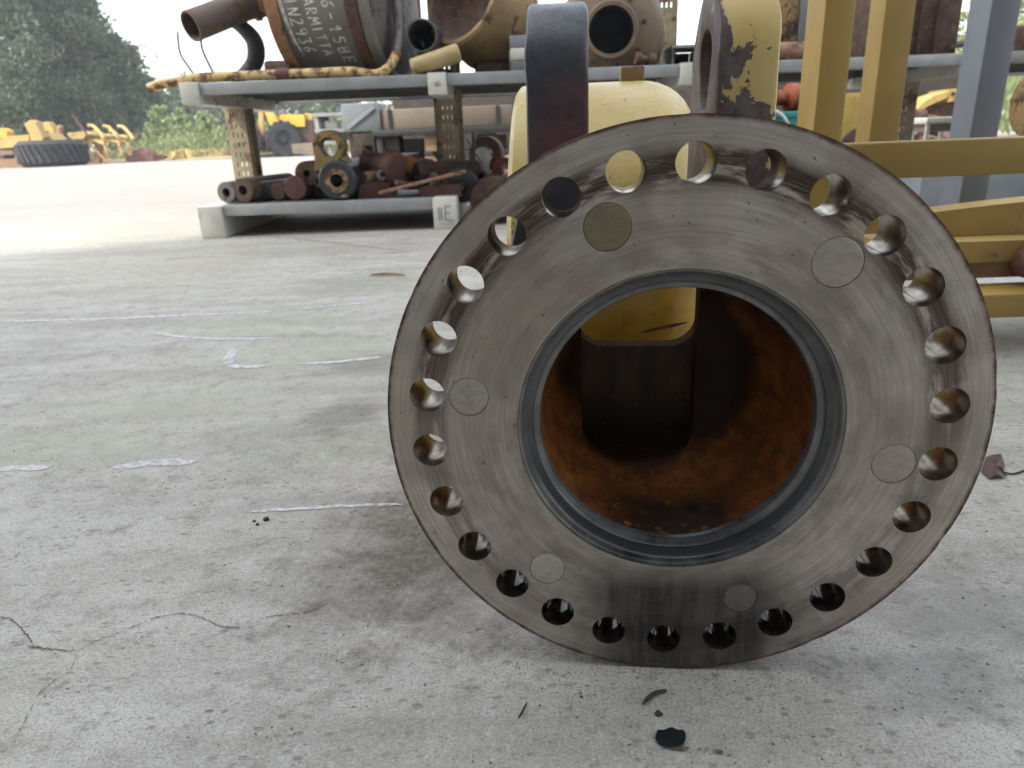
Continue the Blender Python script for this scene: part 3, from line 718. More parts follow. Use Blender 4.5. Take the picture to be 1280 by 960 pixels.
timber('timber', P(1120,340,1.42).x, P(1500,340,1.42).x, 1.40, .12, zr+.001, zB-.001, M['wood'], 'brown end-grain timber block under the yellow timbers at the right edge')
timber('timber', P(1110,310,1.40).x, P(1500,310,1.40).x, 1.385, .15, zB, zC, M['timber'], 'thick yellow painted timber, the wide one just above the brown block')
timber('timber', P(1120,250,1.5).x, P(1500,250,1.5).x, 1.458, .070, zC+.001, P(1200,243,1.5).z, M['timber'], 'narrow tapering yellow timber lying on top of the thick one', .45, -.02)
MB_ = MB(); MB_.lathe([(0,0),(.028,0),(.034,.004),(.034,.05),(.03,.06),(.022,.064),(.022,.11),(0,.11)], (P(1292,350,1.36).x, 1.395, zr+.036), (0,-1,0), 28)
tag(MB_.build('rusty_bush', M['rust_red']), 'dark red rusty bush wedged in front of the brown timber at the right edge', 'machine part')

# grey post and grey box behind the frame
gpst = post_px('grey_post', 1226, 1262, -20, 90, 1.62, .08, M['greypost'], None)
tag(gpst, 'plain blue grey painted square post behind the yellow beam', 'post')
bx0 = P(1150, 235, 2.75).x
gb = thing('steel_box', (bx0+.6, 3.0, 0), 'pale blue grey steel box low behind the yellow beam', 'box')
MB().box((bx0+.6, 3.0, .165), (1.2, .5, .33), None, .008).build('body', M['greypanel'], gb)
for k in range(4): MB().box((bx0+.12+k*.3, 2.745, .165), (.03, .014, .31), None, .003).build('rib', M['greypost'], gb)

# ------------------------------------------------------------------ storage rack
rack = thing('storage_rack', (.4, 4.1, 0), 'long steel storage rack with perforated posts and one loaded shelf', 'rack')
XS = [-1.43, -.29, .873, 2.19, 3.5]
YF = 3.55
for i, x in enumerate(XS):
    bb = MB().box((x-.003, 4.15, .0755), (.115, 1.2, .150), None, .004).build('base_beam', M['white_steel'], rack)
    MB().box((x, 4.15, .660), (.085, 1.2, .095), None, .004).build('arm', M['white_steel'], rack)
    if i == 1:
        # faint painted mark on the beam end: two strokes and an E
        for (u0, v0, u1, v1) in ((-.030,.045,-.030,.105),(-.018,.05,-.018,.10),(.002,.045,.002,.11),(.002,.045,.026,.045),(.002,.078,.022,.078),(.002,.11,.026,.11)):
            p0 = Vector((x-.003+u0, YF-.0012, v0)); p1 = Vector((x-.003+u1, YF-.0012, v1))
            MB().box((p0+p1)*.5, (abs(u1-u0)+.006, .001, abs(v1-v0)+.006)).build('paint_stroke', M['greypanel'], bb)
def perforated(x, y, z0, z1, w, dep, parent):
    """omega post: slotted front and side sheets, real holes"""
    root = None
    mb = MB(); pitch = .050; sl_h = .024; sl_w = .0075
    def sheet(o, ux, width, cols):
        n = int((z1-z0)/pitch)
        cuts = [0.0]
        for c in cols: cuts += [c-sl_w/2, c+sl_w/2]
        cuts.append(width)
        zs = []
        for k in range(n): zs += [z0+k*pitch+(pitch-sl_h)/2, z0+k*pitch+(pitch+sl_h)/2]
        zs = [z0]+zs+[z1]
        grid = [[mb.bm.verts.new(Vector(o)+Vector(ux)*u+Vector((0, 0, zz))) for u in cuts] for zz in zs]
        for j in range(len(zs)-1):
            for i in range(len(cuts)-1):
                if j % 2 == 1 and i % 2 == 1: continue
                mb.bm.faces.new([grid[j][i], grid[j][i+1], grid[j+1][i+1], grid[j+1][i]])
    sheet((x-w/2, y, 0), (1, 0, 0), w, [w*.27, w*.5, w*.73])
    sheet((x-w/2, y, 0), (0, 1, 0), dep, [dep*.35, dep*.7])
    sheet((x+w/2, y, 0), (0, 1, 0), dep, [dep*.35, dep*.7])
    bmesh.ops.remove_doubles(mb.bm, verts=mb.bm.verts, dist=1e-5)
    bmesh.ops.recalc_face_normals(mb.bm, faces=mb.bm.faces)
    bmesh.ops.solidify(mb.bm, geom=mb.bm.faces[:], thickness=.003)
    o = mb.build('upright', M['post'], parent, 20)
    fl_ = MB().box((x-w/2-.012, y+dep-.002, (z0+z1)/2), (.026, .004, z1-z0)).box((x+w/2+.012, y+dep-.002, (z0+z1)/2), (.026, .004, z1-z0)).build('flange_strip', M['post'], o)
    return o
for x in XS: perforated(x, 4.10, .1515, 2.1 if x > .5 else (.611 if x < -1 else 1.35), .105, .085, rack)
# front and rear edge beams, deck channels
ZT = .703
for i in range(4):
    x0, x1 = XS[i]+.044, XS[i+1]-.044
    for nm, y in (('edge_beam', YF+.012), ('edge_beam', 4.72)):
        MB().box(((x0+x1)/2, y+.02, .677), (x1-x0, .04, .052), None, .004).build(nm, M['galv'], rack)
    for k in range(6):
        y = YF+.062+k*.183
        mbc = MB(); yw = .170
        pr = [(0, 0), (0, .035), (yw, .035), (yw, 0), (yw-.004, 0), (yw-.004, .031), (.004, .031), (.004, 0)]
        mbc.plate([(x0, y+a, ZT-.036+b) for a, b in pr], (x1-x0, 0, 0)); mbc.build('deck_channel', M['deck'], rack)
# bottom deck of the first bay
x0, x1 = XS[0]+.058, XS[1]-.062
MB().box(((x0+x1)/2, YF+.035, .127), (x1-x0, .04, .052), None, .004).build('edge_beam', M['galv'], rack)
for k in range(6):
    y = YF+.06+k*.183
    MB().box(((x0+x1)/2, y+.088, .139), (x1-x0, .172, .026), None, .003).build('deck_channel', M['deck'], rack)
DZ = .1535            # top of the bottom deck
# second level beam at the far side
for z, m in ((1.22, 'galv'),):
    MB().box((1.9, 4.74, z), (3.2, .05, .07), None, .004).build('edge_beam', M[m], rack)

# ------------------------------------------------------------------ scrap on the bottom deck
def scrap(name, mb, m, label, cat='scrap part', ang=35, group=None):
    return tag(mb.build(name, m, None, ang), label, cat, group)
def rod(px, py, rp, length, m, name, label, hole=.35, yaw=0.0, Y=3.70, zc=None, hm=None, cat='pipe'):
    """bar lying on the deck, its near end face centred at the pixel"""
    c = P(px, py, Y); mpp = (Y*.943-(c.z-CAM_H)*.332)/F; r = rp*mpp
    z = zc if zc is not None else DZ+r
    p0 = Vector((c.x, Y, z)); d = Vector((sin(yaw), cos(yaw), 0)); p1 = p0+d*length
    mb = MB()
    if hole: mb.pipe(p0, p1, r, r*hole, 28, .004)
    else: mb.cyl(p0, p1, r, None, 28, .006)
    o = scrap(name, mb, M[m], label, cat); return p0, r, d
rod(283, 243, 13, .35, 'grey_steel', 'steel_pipe', 'short grey pipe with a small bore, leftmost on the lower shelf', .42, .25)
rod(304, 242, 15, .42, 'rust', 'steel_pipe', 'brown pipe with a small bore beside the leftmost grey pipe', .40, .28, 3.68)
rod(330, 242, 12, .5, 'dark', 'steel_bar', 'black solid bar end between the brown pipe and the red bar', 0, .35, 3.74, cat='bar')
rod(347, 242, 11, .45, 'rust_dark', 'steel_bar', 'thin dark rusty bar end just left of the red bar', 0, .30, 3.72, cat='bar')
rr = rod(369, 238, 15, .55, 'rust_red', 'steel_bar', 'reddish scaly round bar end in the lower shelf pile', 0, .12, 3.70, cat='bar')
rod(383, 217, 15, .50, 'rust', 'steel_pipe', 'brown pipe with a dark bore lying on top of the red bar', .30, .08, 3.74, P(383, 217, 3.74).z)
rod(400, 243, 12, .5, 'rust_dark', 'steel_bar', 'black round bar tucked under the rod end with two eyes', 0, .0, 3.80, cat='bar')
# rod end with two eyes
re_ = thing('rod_end', (P(422, 245, 3.66).x, 3.7, DZ), 'black and yellow hydraulic rod end with a big ring eye on top', 'machine part')
c = P(424, 232, 3.64); mpp = .0039; r0 = 24*mpp
c.z = DZ+r0
MB().pipe((c.x, 3.60, c.z), (c.x+.03, 3.98, c.z), r0, r0*.32, 36, .008).build('barrel', M['dark'], re_)
MB().lathe([(r0*.34, 0), (r0*.60, 0), (r0*.60, .008), (r0*.34, .008)], (c.x, 3.592, c.z), (0, 1, 0), 30, closed=True, jit=.05).build('bush', M['old_yellow'], re_)
e = P(414, 197, 3.70); e.z = c.z+r0+.062
MB().pipe((e.x, 3.66, e.z), (e.x, 3.76, e.z), 20*mpp, 11.5*mpp, 36, .006).build('eye', M['old_yellow'], re_)
MB().plate([(e.x-.07, 3.665, e.z-.03), (e.x-.085, 3.665, c.z+r0*.5), (e.x+.10, 3.665, c.z+r0*.6), (e.x+.07, 3.665, e.z-.03), (e.x+.045, 3.665, e.z-.058), (e.x-.045, 3.665, e.z-.058)], (0, .09, 0)).build('neck', M['old_yellow'], re_)
# rest of the pile
q = P(500, 210, 3.80)
scrap('rusty_drum', MB().lathe([(0, 0), (.066, 0), (.080, .01), (.080, .05), (.060, .06), (.055, .20), (.05, .21), (0, .21)], (q.x, 3.72, P(497, 211, 3.75).z), (-.85, .5, .18), 30), M['rust_red'], 'round rusty drum with a stepped end in the middle of the pile', 'machine part')
scrap('rusty_ball', MB().lathe([(0, -.05)]+[(.05*cos(a), .05*sin(a)) for a in [(-pi/2)+pi*k/10 for k in range(1, 10)]]+[(0, .05)], P(513, 207, 3.85), (0, 0, 1), 20), M['orange_rust'], 'small orange rusty ball joint right of the stepped drum', 'machine part')
q = P(520, 214, 3.78); scrap('steel_pipe', MB().pipe(q, q+Vector((.30, .20, -.005)), .043, .026, 24, .003), M['rust_dark'], 'dark rusty pipe with an open end right of the orange ball', 'pipe')
q = P(474, 241, 3.62)
scrap('rusty_bar', MB().box((q+P(582, 214, 3.62))*.5, ((P(582,214,3.62)-q).length, .045, .016), euler(0, -math.atan2((P(582,214,3.62)-q).z, (P(582,214,3.62)-q).x), 0), .003), M['rust_light'], 'long flat rusty bar slanting across the front of the pile', 'bar')
scrap('rusty_plate', MB().platepx([(522,247),(523,236),(540,232),(575,230),(577,245)], 3.70, .16), M['rust_red'], 'dark red rusty plate under the slanting flat bar', 'plate')
scrap('rusty_block', MB().platepx([(448,250),(450,231),(470,226),(486,228),(490,249)], 3.68, .22), M['rust_red'], 'dark red rusty block just right of the rod end', 'block')
q = P(466, 212, 3.86); scrap('steel_bar', MB().cyl(P(440, 219, 3.74), P(490, 214, 4.1), .045, .04, 22, .005), M['grey_steel'], 'grey brown shaft lying behind the rod end', 'shaft')
scrap('rubber_hose', MB().tube(bez([P(566,222,3.75), P(578,218,3.72), P(590,228,3.75), P(586,242,3.78), P(572,246,3.85)], 6), .035, 12), M['rubber'], 'black rubber hose at the right end of the lower shelf', 'hose')
scrap('steel_bar', MB().cyl(P(470, 224, 3.78), P(545, 226, 3.98), .05, .046, 22, .006), M['rust_dark'], 'dark shaft under the stepped drum', 'shaft')
scrap('angle_iron', MB().platepx([(538,190),(546,189),(566,205),(566,212),(560,210)], 4.3, .05), M['rust_light'], 'pale rusty angle iron sloping down towards the second post', 'bar')
# smaller pieces wedged into the pile
for k, (px, py, Y, kind, s, m, lb) in enumerate(((397,226,3.72,'ring',.030,'rust_dark','small dark ring leaning left of the rod end'), (446,206,3.95,'block',.034,'rust','brown block behind the ring eye'),
        (456,222,3.70,'pipe',.026,'rust_light','short pale rusty pipe right of the rod end'), (478,219,3.66,'ring',.024,'grey_steel','small grey ring under the stepped drum'), (470,202,4.0,'pipe',.036,'rust_dark','dark pipe behind the stepped drum'),
        (532,204,3.95,'block',.034,'rust_light','pale rusty block above the open dark pipe'), (548,214,3.85,'pipe',.028,'rust','brown pipe stub near the second post'), (505,230,3.66,'rod',.030,'rust','thin brown rod lying over the red block'),
        (540,224,3.70,'ring',.030,'rust','brown ring lying on the dark red plate'), (560,210,4.0,'rod',.035,'grey_steel','grey rod end before the second post'), (430,255,3.60,'rod',.018,'rust_light','thin rusty rod lying along the front of the deck'),
        (520,196,4.1,'rod',.04,'rust_dark','dark rod poking up behind the orange ball'), (490,193,4.15,'block',.04,'rust_dark','dark block at the back of the pile'), (455,194,4.2,'ring',.05,'rust','brown ring standing at the back of the pile'))):
    c = P(px, py, Y); c.z = max(c.z, DZ+s); mb = MB(); random.seed(100+k)
    d = Vector((random.uniform(-.8, .8), random.uniform(-1, -.3), random.uniform(-.15, .15))).normalized()
    if kind == 'ring': mb.pipe(c, c-d*s*.8, s*1.1, s*.6, 20, .003)
    elif kind == 'pipe': mb.pipe(c, c-d*s*5, s, s*.6, 20, .003)
    elif kind == 'rod': mb.cyl(c-d*s*3, c+d*s*2, s*.45, None, 12, .003)
    else: mb.box(c, (s*2.2, s*1.5, s*1.3), euler(.2, -.2, k*.7), .006)
    scrap({'ring':'rusty_ring','pipe':'rusty_pipe','rod':'rusty_rod','block':'rusty_block'}[kind], mb, M[m], lb)
# pieces round the foot of the second post
scrap('steel_drum', MB().lathe([(0,0),(.10,0),(.115,.015),(.115,.28),(.10,.30),(0,.30)], (P(612,262,3.75).x, 3.68, .1151), (.45, 1, 0), 30), M['rust_dark'], 'dark purple rusty drum on the ground right of the marked beam end', 'drum')
scrap('steel_ring', MB().pipe(P(606, 192, 4.7), P(606, 192, 4.7)+Vector((.02, .12, 0)), .105, .05, 28, .006), M['rust'], 'brown rusty ring leaning right of the second post', 'ring')
scrap('steel_pipe', MB().pipe(P(630, 212, 4.35), P(622, 216, 4.35)+Vector((.08, .5, 0)), .07, .04, 26, .005), M['redorange'], 'red brown pipe with a pale top at the left of the yellow barrel', 'pipe')
scrap('steel_pipe', MB().pipe(P(600, 222, 4.15), P(606, 205, 4.15)+Vector((-.02, .4, .04)), .048, .028, 24, .004), M['cream_box'], 'pale pipe end with orange rim next to the second post', 'pipe')
scrap('cream_plate', MB().platepx([(590,237),(612,228),(626,229),(604,240)], 4.05, .18), M['cream_box'], 'pale cream plate lying below the pale pipe end', 'plate')
scrap('brace_rod', MB().cyl(P(583, 172, 4.25), P(604, 206, 4.3), .008, None, 10), M['galv'], 'thin pale brace rod leaning from the second post', 'rod')
scrap('brace_rod', MB().cyl(P(592, 166, 4.2), Vector((P(592,236,4.2).x, 4.2, .0)), .012, None, 10), M['cream_box'], 'straight cream rod standing right beside the second post', 'rod')

# heap on the ground behind the rack
HL = 'small rusty steel piece in the heap behind the lower shelf'; HG = 'rusty pieces heaped behind the lower shelf'
mats = ['rust','rust_dark','rust_red','rust_light','grey_steel','rust_dark','orange_rust']
for k in range(64):
    px = random.uniform(428, 640) if k < 46 else random.uniform(595, 660)
    Y = random.uniform(5.0, 6.1); lv = random.random()
    x = P(px, 200, Y).x; z = .03 + lv*.20*(1-abs(Y-5.6)*.8)
    s = random.uniform(.03, .075); kind = random.choice(['pipe','ring','block','rod','drum'])
    d = Vector((random.uniform(-1, 1), random.uniform(-1, 1), random.uniform(-.25, .25))).normalized(); c = Vector((x, Y, z+s))
    mb = MB()
    if kind == 'pipe': mb.pipe(c, c+d*s*4, s*.7, s*.42, 16, .004)
    elif kind == 'ring': mb.pipe(c, c+d*s*.8, s*1.1, s*.6, 18, .004)
    elif kind == 'block': mb.box(c, (s*2, s*1.4, s*1.1), euler(random.uniform(-.4,.4), random.uniform(-.4,.4), random.uniform(0,3)), .006)
    elif kind == 'rod': mb.cyl(c-d*s*2, c+d*s*3, s*.4, None, 12, .004)
    else: mb.lathe([(0,0),(s*.8,0),(s,.01),(s,s),(s*.6,s*1.2),(s*.6,s*2),(0,s*2)], c, d, 18)
    mk = random.choice(mats); cw = {'rust':'brown','rust_dark':'dark brown','rust_red':'reddish','rust_light':'pale rusty','grey_steel':'grey','orange_rust':'orange rusty'}[mk]
    where = 'below the grey crate' if px < 470 else 'below the two brown boxes' if px < 500 else 'below the white block' if px < 535 else 'just left of the second post' if px < 580 else 'just right of the second post' if px < 620 else 'beside the yellow barrel'
    scrap({'pipe':'rusty_pipe','ring':'rusty_ring','block':'rusty_block','rod':'rusty_rod','drum':'rusty_drum'}[kind], mb, M[mk], cw+' '+{'pipe':'pipe','ring':'ring','block':'block','rod':'rod','drum':'stepped drum'}[kind]+' in the heap behind the shelf, '+where, 'scrap part', 35, HG)
# solid mound under the heap
mound = MB(); n = 24; vs = []; fs = []
for j in range(9):
    for i in range(n+1):
        u = i/n; v = j/8; x = P(420+u*260, 200, 5.55).x; y = 4.95+v*1.25
        vs.append((x, y, max(0, .19*sin(pi*v)*min(1, 6*u, 6*(1-u))*(.7+.5*random.random()))-.002))
for j in range(8):
    for i in range(n): a = j*(n+1)+i; fs.append((a, a+1, a+n+2, a+n+1))
mo = mound.raw(vs, fs).build('scrap_mound', M['rust_dark'], None, 20); tag(mo, 'dark mass of rusty swarf under the heap of steel pieces', 'scrap', None, 'stuff')

# rear rack and its loads
rear = thing('low_rack', (-.5, 6.9, 0), 'low dark rack standing behind the perforated rack', 'rack')
RX0 = P(470, 160, 6.7).x; RX1 = P(1000, 160, 6.7).x
zs1 = P(550, 160, 6.6).z; zs2 = P(550, 189, 6.6).z
for z in (zs1, zs2):
    MB().box(((RX0+RX1)/2, 6.9, z-.025), (RX1-RX0, .8, .05), None, .004).build('shelf', M['dark'], rear)  # shelves and legs coloured dark for the shade of the front shelf
for x in (RX0+.05, (RX0*2+RX1)/3, (RX0+2*RX1)/3, RX1-.05):
    for y in (6.55, 7.25): MB().box((x, y, zs1/2), (.05, .05, zs1-.002), None, .003).build('leg', M['dark'], rear)
a = P(474, 157, 6.55); b = P(640, 125, 6.55)
lc = thing('long_crate', ((a.x+b.x)/2, 6.8, zs1), 'long cream wooden crate with dark straps on the low rack', 'crate')
hL = P(550, 134, 6.57).z-zs1
MB().box(((a.x+b.x)/2, 6.8, zs1+hL/2), (b.x-a.x, .45, hL-.002), None, .01).build('body', M['cream_box'], lc)
for px in (486, 622): MB().box((P(px, 140, 6.55).x, 6.57, zs1+hL/2), (.03, .012, hL-.006)).build('strap', M['dark'], lc)
a = P(428, 165, 6.5); b = P(472, 128, 6.5)
gc = thing('grey_crate', ((a.x+b.x)/2, 6.6, a.z), 'pale grey crate with a diagonal brace left of the long cream crate', 'crate')
MB().box(((a.x+b.x)/2, 6.75, (a.z+b.z)/2), (b.x-a.x, .4, b.z-a.z), None, .008).build('body', M['greycrate'], gc)
c0 = Vector((a.x+.04, 6.54, a.z+.03)); c1 = Vector((b.x-.04, 6.54, b.z-.03))
MB().box((c0+c1)*.5, ((c1-c0).length, .012, .03), euler(0, -math.atan2(c1.z-c0.z, c1.x-c0.x), 0)).build('brace', M['greypanel'], gc)
MB().box(((a.x+b.x)/2, 6.75, a.z/2-.002), (b.x-a.x-.06, .3, a.z-.006)).build('stand', M['rust_dark'], gc)
for px0, px1, zz, h, m, nm, lb, ct in ((441,468,zs2,.17,'dark_wood','brown_box','dark brown box at the left end of the low rack','box'), (470,498,zs2,.16,'dark_wood','brown_box','brown box second from the left on the low rack','box'),
        (530,556,zs2,.15,'wood','brown_box','brown wooden box right of the bright gap on the low rack','box')):
    a = P(px0, 170, 6.55); b = P(px1, 170, 6.55)
    tag(MB().box(((a.x+b.x)/2, 6.7, zz+h/2+.001), (b.x-a.x, .3, h), None, .006).build(nm, M[m]), lb, ct)
a = P(500, 170, 6.9); b = P(528, 170, 6.9)
tag(MB().box(((a.x+b.x)/2, 6.95, zs2+.055), (b.x-a.x, .25, .11), None, .006).build('gap_light_block', M['white_steel']), 'white block standing for sunlit ground seen through the low rack', 'box')  # white block stands in for bright ground showing through the gap
a = P(596, 170, 6.9); b = P(618, 170, 6.9)
mbx = thing('slatted_crate', ((a.x+b.x)/2, 6.9, zs2), 'pale slatted crate right of the second post on the low rack', 'crate')
for k in range(5): MB().box((a.x+(b.x-a.x)*(k+.5)/5, 6.8, zs2+.07), ((b.x-a.x)/5*.7, .02, .138), euler(0, .25, 0)).build('slat', M['greycrate'], mbx)
MB().box(((a.x+b.x)/2, 6.92, zs2+.065), (b.x-a.x, .2, .128)).build('body', M['greypanel'], mbx)
a = P(620, 170, 6.9); tag(MB().box((a.x+.03, 6.85, zs2+.06), (.13, .2, .118), None, .01).build('tan_box', M['tan']), 'tan box beside the pale slatted crate', 'box')
# grey wire stand
a = P(395, 142, 6.9); b = P(438, 142, 6.9)
ws = thing('wire_stand', ((a.x+b.x)/2, 7.1, 0), 'thin grey metal stand with three shelves behind the rod end', 'stand')
for x in (a.x, b.x):
    for y in (6.9, 7.3): MB().box((x, y, a.z/2), (.03, .03, a.z)).build('leg', M['galv'], ws)
for py in (143, 163, 178): zz = P(415, py, 6.9).z; MB().box(((a.x+b.x)/2, 7.1, zz), (b.x-a.x+.05, .45, .03)).build('shelf', M['galv'], ws)
for k, (px, py, w, h, m) in enumerate(((402,163,.10,.10,'greycrate'), (416,163,.12,.07,'white_steel'), (409,178,.13,.07,'leaf2'), (427,178,.09,.09,'greypanel'))):
    p = P(px, py, 7.0); zz = P(415, py, 6.9).z+.0155
    tag(MB().box((p.x, 7.05, zz+h/2), (w, .2, h), None, .008).build('small_box', M[m]), ['grey box at the left of the middle shelf of the wire stand','white flat box at the right of the middle shelf of the wire stand','dull green box on the lowest shelf of the wire stand','small blue grey box on the lowest shelf of the wire stand'][k], 'box')
# wide dark backdrop added to give the shade under the shelf
tag(MB().box(((P(486,150,7.6).x+5.0)/2, 8.2, .42), (5.0-P(486,150,7.6).x, .5, .84), None, .02).build('dark_backdrop', M['dark_wood']), 'added dark backdrop standing for shade behind the low rack', 'stack')

# ------------------------------------------------------------------ loads on the upper shelf
ST = ZT+.0012
# bent yellow tube along the front edge
pts = [P(186,111,3.60), P(200,106,3.61), P(222,102,3.62)]
pts += [Vector((P(px,98,3.625).x, 3.625, ST+.026)) for px in (250, 300, 350, 400, 440)]
pts += [P(470,93,3.64), P(487,83,3.68), P(496,66,3.74), P(499,40,3.8), P(497,10,3.84), P(494,-25,3.9)]
M['tube_paint'] = worn('flaking_tube_paint', (.58,.42,.17), (.48,.34,.14), rough=.55, scale=14, wear=(.20,.10,.06), wear_amt=.47, wscale=26)
bt = thing('bent_tube', (pts[4].x, 3.62, ST), 'long bent yellow tube lying along the front edge of the shelf', 'tube')
MB().tube(bez(pts[:11], 5), .022, 14).build('straight_run', M['tube_paint'], bt)
MB().tube(bez(pts[10:], 6), .026, 14).build('raised_bend', M['grey_steel'], bt, label='grey bare upturned end')
for px in (355,): p = Vector((P(px,98,3.625).x, 3.625, ST+.026)); MB().pipe(p-Vector((.03,0,0)), p+Vector((.03,0,0)), .029, .0255, 16, .001).build('sleeve', M['rust_red'], bt)

# muffler
mr = .40; aw = radians(12.5); ax = Vector((cos(aw), -sin(aw), 0)); nf = Vector((-sin(aw), -cos(aw), 0))
m0 = Vector((P(384, 98, 4.05).x, 4.12, ST+mr+.004))
mu = thing('muffler_drum', (m0.x+.25, 4.05, ST), 'big grey drum with rusty bands and chalk writing on the upper shelf', 'drum')
MB().lathe([(0, 0), (.36, 0), (mr-.006, .004), (mr-.006, .50), (.36, .505), (0, .505)], m0, ax, 96).build('shell', M['muffler'], mu)
MB().lathe([(mr-.007, .005), (mr+.002, .005), (mr+.002, .070), (mr-.007, .070)], m0, ax, 96, closed=True).build('band', M['muffler_band'], mu)
MB().lathe([(mr-.007, .400), (mr+.001, .400), (mr+.001, .458), (mr-.007, .458)], m0, ax, 96, closed=True).build('band', M['rust_red'], mu)
MB().lathe([(mr-.007, .468), (mr+.003, .470), (mr+.003, .505), (mr-.012, .515), (mr-.03, .510), (mr-.03, .504)], m0, ax, 96, closed=True).build('rim', M['muffler'], mu)
MB().lathe([(mr-.031, .506), (mr-.06, .515), (mr-.14, .522), (mr-.25, .526), (0, .527)], m0, ax, 64).build('end_cap', M['purple'], mu)
MB().cyl(P(342,84,3.78)+Vector((-.07,.1,-.01)), P(342,84,3.78)+Vector((.06,.12,-.01)), .05, .05, 20, .01).build('drain_boss', M['rust'], mu)
# chalk writing as thin strokes laid on the shell
GL = {'1': [[(.1,.72),(.35,1),(.35,0)]], 'N': [[(.05,0),(.08,1),(.55,0),(.6,1)]], '2': [[(.05,.8),(.2,1),(.45,.95),(.5,.7),(.05,0),(.6,.02)]],
      '9': [[(.5,.7),(.3,.5),(.08,.65),(.15,.95),(.4,1),(.52,.75),(.45,0)]], '3': [[(.05,1),(.5,.95),(.25,.58),(.5,.4),(.4,.05),(.05,0)]],
      '6': [[(.5,1),(.2,.7),(.08,.3),(.2,.02),(.45,.08),(.5,.35),(.3,.5),(.1,.35)]], 'M': [[(0,0),(.08,1),(.32,.35),(.56,1),(.65,0)]],
      'A': [[(0,0),(.3,1),(.58,0)],[(.12,.36),(.48,.36)]], 'R': [[(.06,0),(.06,1),(.42,.95),(.45,.62),(.08,.52),(.55,0)]], 'I': [[(.25,0),(.25,1)]],
      'T': [[(0,1),(.6,1)],[(.3,1),(.3,0)]], '8': [[(.3,.52),(.08,.75),(.28,1),(.5,.78),(.08,.25),(.3,0),(.52,.25),(.3,.52)]], '-': [[(.1,.45),(.5,.45)]],
      '5': [[(.52,1),(.12,1),(.08,.58),(.4,.6),(.52,.3),(.35,0),(.05,.05)]], 'B': [[(.06,0),(.06,1),(.4,.93),(.4,.58),(.06,.52),(.48,.42),(.45,.06),(.06,0)]],
      'E': [[(.55,1),(.08,1),(.06,0),(.55,0)],[(.07,.52),(.45,.52)]]}
def onshell(u, v):
    th = u/mr; n = nf*cos(th)-Vector((0, 0, 1))*sin(th); return m0+ax*v+n*(mr-.0052), n
def stroke(mb, uv, w):
    dense = []
    for (a, b) in zip(uv[:-1], uv[1:]):
        n = max(2, int(math.dist(a, b)/.008))
        dense += [(a[0]+(b[0]-a[0])*k/n, a[1]+(b[1]-a[1])*k/n) for k in range(n)]
    dense.append(uv[-1]); L = len(dense); vs = []; fs = []
    for i, (u, v) in enumerate(dense):
        t = Vector((dense[min(i+1, L-1)][0]-dense[max(i-1, 0)][0], dense[min(i+1, L-1)][1]-dense[max(i-1, 0)][1], 0))
        t = t.normalized() if t.length else Vector((1, 0, 0))
        ww = w*random.uniform(.75, 1.2)
        vs += [onshell(u-t.y*ww, v+t.x*ww)[0], onshell(u+t.y*ww, v-t.x*ww)[0]]
    for i in range(L-1): fs.append((2*i, 2*i+1, 2*i+3, 2*i+2))
    mb.raw(vs, fs)
def write(text, u0, u1, v0, v1, h, under=False):
    mb = MB(); n = len(text); du = (u1-u0)/n
    for i, ch in enumerate(text):
        for pl in GL.get(ch, []):
            uv = []
            for gx, gy in pl:
                u = u0+du*(i+gx*1.15); v = v0+(v1-v0)*(u-u0)/(u1-u0)+gy*h
                uv.append((u+random.uniform(-.0015,.0015), v+random.uniform(-.002,.002)))
            stroke(mb, uv, .0032)
    if under:
        stroke(mb, [(u0-.01, v0-.020), (u1, v1-.018)], .0035)
        stroke(mb, [(u0-.01, v0-.030), (u0+(u1-u0)*.8, v0+(v1-v0)*.8-.026)], .0025)
    mb.build('chalk_writing', M['chalk'], mu, 180)
write('1N2936', .045, .315, .105, .135, .060, True)
write('MARMITTA', .020, .335, .195, .225, .054)
write('816-15BE', -.045, .395, .282, .312, .056)

# exhaust pipe left of the muffler
e0 = P(238, 33, 3.72); 
ep = thing('exhaust_pipe', e0+Vector((.1, .05, -.1)), 'rusty exhaust pipe with its open end pointing left above the shelf edge', 'pipe')
path = bez([e0, P(262, 24, 3.80), P(292, 12, 3.92), P(318, 4, 4.02), P(345, 2, 4.08)], 6)
mb = MB(); mb.tube(path, .068, 24, caps=False); mb.tube([path[0]+(path[1]-path[0])*.05]+path[1:6], .060, 24, caps=False)
# lip
dr_ = (path[0]-path[1]).normalized(); mb.lathe([(.0600, 0), (.0680, 0), (.0695, -.006), (.0695, -.02)], path[0], dr_, 24)
M['exhaust'] = worn('sooty_exhaust', (.115,.085,.07), (.075,.055,.05), rough=.7, scale=8, wear=(.17,.085,.05), wear_amt=.44)
mb.build('pipe_wall', M['exhaust'], ep)
MB().lathe([(0, -.10), (.059, -.10)], path[0], dr_, 24).build('dark_depth_disc', M['rubber'], ep)  # black disc put in for the shade inside the pipe
MB().lathe([(.069, 0), (.084, 0), (.084, .02), (.069, .02)], P(322, 3, 4.03), P(318,4,4.02)-P(345,2,4.08), 28, closed=True).build('collar', M['muffler_band'], ep)
